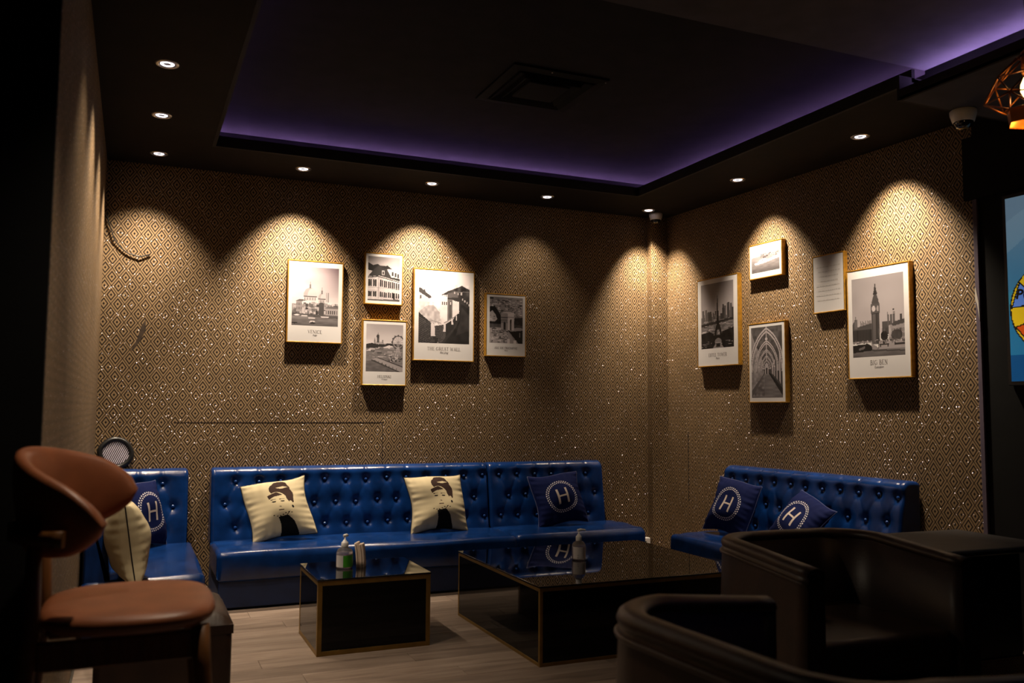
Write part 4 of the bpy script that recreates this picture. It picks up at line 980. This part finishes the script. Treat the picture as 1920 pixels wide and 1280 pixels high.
ring_pts = [[(r * math.cos(2 * PI * (k + o) / n + .2), r * math.sin(2 * PI * (k + o) / n + .2), z) for k in range(n)] for r, z, n, o in lv]
edges = []
for i in range(4):
    for k in range(6): edges.append((ring_pts[i][k], ring_pts[i][(k + 1) % 6]))
for i in range(3):
    for k in range(6):
        edges.append((ring_pts[i][k], ring_pts[i + 1][k])); edges.append((ring_pts[i][k], ring_pts[i + 1][(k - 1) % 6 if lv[i][3] == 0 else (k + 1) % 6]))
for a, b in edges:
    a, b = Vector(a), Vector(b)
    w = obj('cage_wire', MB().tube([a, b], .0030, 5), M['cage'], pd)
for k in range(6):
    a, b = Vector(ring_pts[3][k]), Vector(ring_pts[3][(k + 1) % 6]); d = Vector((0, 0, -.055))
    am, bm_ = a * .93 + d, b * .93 + d; am.z = bm_.z = -.61
    obj('copper_facet', MB().add([a, b, bm_, am, a * 1.01, b * 1.01, bm_ * 1.004, am * 1.004], [(0, 1, 2, 3), (7, 6, 5, 4), (0, 4, 5, 1), (1, 5, 6, 2), (2, 6, 7, 3), (3, 7, 4, 0)]), M['copper'], pd)
pl = bpy.data.lights.new('pendant_glow', 'POINT'); pl.energy = 1.0; pl.color = (1, .55, .2); pl.shadow_soft_size = .03
plo = bpy.data.objects.new('pendant_glow', pl); COL.objects.link(plo); plo.parent = pd; plo.location = (0, 0, -.545)

# ------------------------------------------------------------------ lit display on the black wall
rs = Ras(110, 184, (.38, .52, .62))
rs.a[:] = (np.array([.40, .50, .58]) + (np.array([.13, .42, .58]) - np.array([.40, .50, .58])) * np.clip((rs.Y - .1) / .6, 0, 1)[..., None])
rs.poly([(0, .13), (.35, .02), (.6, .0), (.2, .22), (0, .30)], (.46, .57, .64), .5); rs.poly([(0, .52), (.3, .40), (.8, .30), (1, .3), (1, .6), (0, .62)], (.20, .50, .58), .7); rs.rect(0, .86, 1, 1, (.03, .28, .48))
bx, by, br = .43, .615, .42; asp = .60
def ballpt(a, q=1.0): return (bx + br * q * math.cos(a), by + br * asp * q * math.sin(a))
rs.ell(bx, by, br, br * asp, (.10, .09, .07)); rs.ell(bx, by, br * .97, br * asp * .97, (.86, .70, .10))
cols = [(.85, .45, .08), (.12, .25, .62), (.80, .30, .06), (.35, .50, .80), (.86, .62, .10), (.10, .22, .58)]
for k in range(6):
    a = k * PI / 3 + .35; pts = [ballpt(a - .30, .96), ballpt(a + .30, .96), ballpt(a + .24, .66), ballpt(a, .55), ballpt(a - .24, .66)]
    rs.poly(pts, cols[k]); rs.line(pts + [pts[0]], .012, (.08, .07, .06), 1.0, 1 / asp)
pts = [ballpt(k * PI * 2 / 5 + .9, .34) for k in range(5)]; rs.poly(pts, (.12, .25, .62)); rs.line(pts + [pts[0]], .012, (.08, .07, .06), 1.0, 1 / asp)
DW, DH = .55, .92
ds = thing('display_screen', 'lit blue display with a yellow and blue football, on the black wall', 'screen', rw(2.843 + DW / 2, 0.004, 1.304), ROT_R)
obj('casing', MB().rbox(-DW / 2 - .02, DW / 2 + .02, -.028, 0, -.02, DH + .02, .003, 1), M['blk_pl'], ds)
dsp = obj('display', print_mesh('display', rs, DW, DH, M['screen']), None, ds, (0, -.0295, 0))
me = text_mesh('PUMA', .068, .12, 'LEFT', .0022); me.materials.append(M['ink'])
obj('display_lettering', me, None, dsp, (-DW / 2 + .036, -.0007, .410), (PI / 2, 0.12, 0))

# ------------------------------------------------------------------ tan bar stool in front of the partition
st = thing('bar_stool', 'tan leather bar stool with curved low back and wooden legs', 'bar stool', (0.012, 2.175, 0), 0)
SZ = .72
def superell(a, b, n, e, t): 
    c, s_ = math.cos(t), math.sin(t); return (a * math.copysign(abs(c) ** e, c), b * math.copysign(abs(s_) ** e, s_))
P = []
for q, z in ((.80, -.036), (.90, -.034), (.97, -.026), (1.0, -.014), (.99, -.005), (.955, .002), (.88, .006), (.6, .007), (.3, .006), (.02, .006)):
    row = []
    for k in range(56):
        x, y = superell(.178 * q, .212 * q, 2, .62, 2 * PI * k / 56)
        y *= 1 - .10 * (1 if x < 0 else 0) * (abs(x) / .178)
        row.append((x, y, SZ + z))
    P.append(row)
mb = MB(); mb.grid(P, closed_v=True); mb.f.append(tuple(range(56))); mb.smooth.append(False); mb.f.append(tuple(9 * 56 + k for k in reversed(range(56)))); mb.smooth.append(False)
obj('seat', mb, M['tan'], st)
# curved padded back: an arc open towards +x
P = []
NT = 44
for i in range(NT + 1):
    th = math.radians(-86 + 172 * i / NT); c = abs(th) / math.radians(86)
    zt = 1.054 - SZ - .085 * c ** 1.7; zb = .838 - SZ + .035 * c ** 3
    if c > .70: 
        sh = (c - .70) / .30; zm = (zt + zb) / 2; k = math.sqrt(max(0, 1 - sh ** 2)) * .96 + .04; zt = zm + (zt - zm) * k; zb = zm + (zb - zm) * k
    Rr = .198 + .012 * (1 - c); hz = (zt - zb) / 2; zm = (zt + zb) / 2; row = []
    for k in range(20):
        a = 2 * PI * k / 20; dr = .021 * math.copysign(abs(math.cos(a)) ** .7, math.cos(a)); dz = hz * math.copysign(abs(math.sin(a)) ** .8, math.sin(a))
        rr = Rr + dr + .010 * (dz / max(hz, .01)) 
        row.append((-rr * math.cos(th) + .002, rr * math.sin(th) * .98, zm + dz - .22))
    P.append(row)
mb = MB(); mb.grid(P, closed_v=True); mb.f.append(tuple(range(20))); mb.smooth.append(True); mb.f.append(tuple(NT * 20 + k for k in reversed(range(20)))); mb.smooth.append(True)
obj('backrest', mb, M['tan'], st, (-.012, .012, SZ + .225), (.10, 0, -.16))
for sy in (-1, 1):
    obj('leg', MB().tube([(-.185, sy * .125, SZ + .19), (-.182, sy * .135, SZ - .02), (-.205, sy * .165, .40), (-.225, sy * .19, 0)], [.013, .017, .018, .012], 10), M['wood'], st)
    obj('leg', MB().tube([(.140, sy * .150, SZ - .035), (.145, sy * .155, SZ - .12), (.165, sy * .175, .36), (.19, sy * .20, 0)], [.019, .019, .016, .011], 10), M['wood'], st)
arcp = [(-.235 * math.cos(a) + .0, .235 * math.sin(a) * .98, SZ + .165) for a in [math.radians(-58 + 116 * k / 18) for k in range(19)]]
mbw = MB(); mbw.grid([[(x, y, z - .016), (x * 1.05, y * 1.05, z - .016), (x * 1.05, y * 1.05, z + .016), (x, y, z + .016)] for x, y, z in arcp], closed_v=True); mbw.f.append((0, 1, 2, 3)); mbw.smooth.append(False); mbw.f.append(tuple(18 * 4 + k for k in (3, 2, 1, 0))); mbw.smooth.append(False)
obj('back_rail', mbw, M['wood'], st)
obj('seat_rail', MB().rbox(-.17, .14, -.150, -.128, SZ - .105, SZ - .046, .004, 1), M['wood'], st)
obj('seat_rail', MB().rbox(-.17, .14, .128, .150, SZ - .105, SZ - .046, .004, 1), M['wood'], st)
obj('seat_rail', MB().rbox(.122, .142, -.15, .15, SZ - .105, SZ - .046, .004, 1), M['wood'], st)
for sy in (-1, 1): obj('stretcher', MB().tube([(-.212, sy * .172, .30), (.172, sy * .182, .27)], .011, 8), M['wood'], st)
obj('footrest', MB().tube([(.172, -.182, .25), (.172, .182, .25)], .011, 8), M['wood'], st)

# dark brown leather ottoman between stool and sofas
ot = thing('ottoman', 'dark brown leather cube ottoman behind the tan bar stool', 'ottoman', (0.135, 3.56, 0), 0)
obj('body', MB().rbox(-.225, .225, -.225, .225, .03, .37, .022, 3), M['brown'], ot)
P = [[(x, y, .375 + .055 * max(0, (1 - abs(x / .228) ** 6) * (1 - abs(y / .228) ** 6)) ** .5) for y in np.linspace(-.228, .228, 25)] for x in np.linspace(-.228, .228, 25)]
mb = MB(); mb.grid(P); mb.box(-.228, .228, -.228, .228, .345, .376); obj('cushion_top', mb, M['brown'], ot)
for sx in (-1, 1):
    for sy in (-1, 1): obj('foot', MB().lathe([(.018, 0), (.022, .03)], c=(sx * .18, sy * .18, 0), seg=12), M['blk_pl'], ot)

# ------------------------------------------------------------------ dark leather tub chairs and the square table
def tub_chair(label, loc, rotz, W, D, ztop, r=.20):
    """opening towards local -y; W across, D deep"""
    t = thing('tub_chair', label, 'armchair', loc, rotz, 'tub chairs')
    a = W / 2; path = []
    y0 = -D / 2; y1 = D / 2
    for k in range(7): path.append((-a, y0 + (y1 - r - y0) * k / 7))
    for k in range(13): an = PI - PI / 2 * k / 12; path.append((-a + r + r * math.cos(an), y1 - r + r * math.sin(an)))
    for k in range(1, 8): path.append((-a + r + (2 * a - 2 * r) * k / 8, y1))
    for k in range(13): an = PI / 2 - PI / 2 * k / 12; path.append((a - r + r * math.cos(an), y1 - r + r * math.sin(an)))
    for k in range(1, 8): path.append((a, y1 - r + (y0 - y1 + r) * k / 7))
    n = len(path); wall, rim, pipe = [], [], []
    for i, (x, y) in enumerate(path):
        p, q = Vector(path[max(i - 1, 0)]), Vector(path[min(i + 1, n - 1)]); td = (q - p).normalized(); nn = Vector((-td.y, td.x))
        zt = ztop - .05 * max(0, (y1 - r - y) / D)
        o = Vector((x, y)); i_ = o - nn * .06
        if nn.dot(Vector((x, y))) < 0: nn = -nn; i_ = o - nn * .06
        wall.append([(o.x, o.y, .03), (o.x + nn.x * .012, o.y + nn.y * .012, zt * .5), (o.x, o.y, zt - .05), (o.x, o.y, zt - .03), (i_.x, i_.y, zt - .03), (i_.x, i_.y, .34), (i_.x, i_.y, .03)])
        c = o - nn * .03; rr = []
        for k in range(12):
            an = 2 * PI * k / 12; rr.append((c.x + nn.x * .034 * math.cos(an), c.y + nn.y * .034 * math.cos(an), zt - .022 + .022 * math.sin(an)))
        rim.append(rr); pipe.append((o.x + nn.x * .003, o.y + nn.y * .003, zt - .052))
    def capped(P, sm=True):
        m = len(P[0]); mb = MB(); mb.grid(P, closed_v=True, sm=sm); mb.f.append(tuple(range(m))); mb.smooth.append(False); mb.f.append(tuple((len(P) - 1) * m + k for k in reversed(range(m)))); mb.smooth.append(False); return mb
    obj('shell', capped(wall), M['brown'], t); obj('arm_roll', capped(rim), M['brown'], t); obj('piping', MB().tube(pipe, .006, 6), M['brown'], t)
    obj('seat_cushion', MB().rbox(-a + .064, a - .064, y0 + .02, y1 - .064, .30, .43, .03, 3), M['brown'], t)
    obj('seat_base', MB().rbox(-a + .062, a - .062, y0 + .03, y1 - .062, .04, .30, .012, 2), M['brown'], t)
    for sx in (-1, 1):
        for y in (y0 + .05, y1 - .1): obj('foot', MB().lathe([(.016, 0), (.02, .04)], c=(sx * (a - .06 - (.04 if y > 0 else 0)), y, 0), seg=10), M['blk_pl'], t)
    return t
tub_chair('dark brown leather tub chair facing away from the right-wall sofa', (2.275, 2.42, 0), -.05, .68, .60, .70)
tub_chair('dark brown leather tub chair with its curved back to the large table', (1.20, 1.37, 0), PI / 2 + .06, .76, .50, .735, .19)
sq = thing('square_table', 'square black cafe table beside the tub chair near the black wall', 'table', (3.16, 2.67, 0), -.04)
obj('top', MB().rbox(-.31, .31, -.25, .25, .592, .62, .02, 3), mat('worn_black_top', (.026, .024, .026), .5, var=.35, scale=18), sq)
obj('pedestal', MB().rbox(-.20, .20, -.16, .16, .17, .592, .004, 1), M['blk_pl'], sq)
pf = obj('papered_plinth', MB().box(-.215, .215, -.175, .175, 0, .17), M['paper'], sq)
uv_map(pf, lambda c, n: ((c.x if abs(n.y) > .5 else c.y) / LW * 2.2, c.z / LH * 2.2))

# ------------------------------------------------------------------ small things on the back wall
tag(obj('cable', MB().tube([(-.188, YB - .012, 2.36), (-.179, YB - .012, 2.308), (-.139, YB - .012, 2.193), (-.10, YB - .01, 2.145), (-.059, YB - .01, 2.114), (.01, YB - .012, 2.096), (.071, YB - .008, 2.117)], .0035, 6), M['blk_pl']), 'thin dark cable end looping out of the papered corner by the partition', 'cable')
fan = thing('hand_fan', 'oval black-edged fan with pale woven mesh behind the chaise backrest', 'fan', (-0.115, 5.93, .795), 0)
fan.rotation_euler = (-.12, .45, .1)
ov = [(.088 * math.cos(a), 0, .078 + .085 * math.sin(a)) for a in [2 * PI * k / 36 for k in range(36)]]
obj('rim', MB().tube([(x * (1 + .03 * math.sin(7 * k)), y, z) for k, (x, y, z) in enumerate(ov)], .017, 8, closed=True), M['blk_pl'], fan)
obj('backing', MB().lathe([(.082, -.001), (.082, .001)], seg=28), M['blk_pl'], fan, (0, .002, .078), (PI / 2, 0, 0))
for k in range(-7, 8):
    x = k * .0105; hh = .074 * math.sqrt(max(0, 1 - (x / .08) ** 2)); 
    obj('weave_strip', MB().tube([(x, -.004 + .0018 * math.sin(j * PI + k * PI), .078 + hh * (j / 8 * 2 - 1)) for j in range(9)], .0034, 5), M['weave'], fan)
obj('handle', MB().tube([(.062, 0, .02), (.092, .0, .012), (.120, 0, .022)], .007, 6), M['blk_pl'], fan)
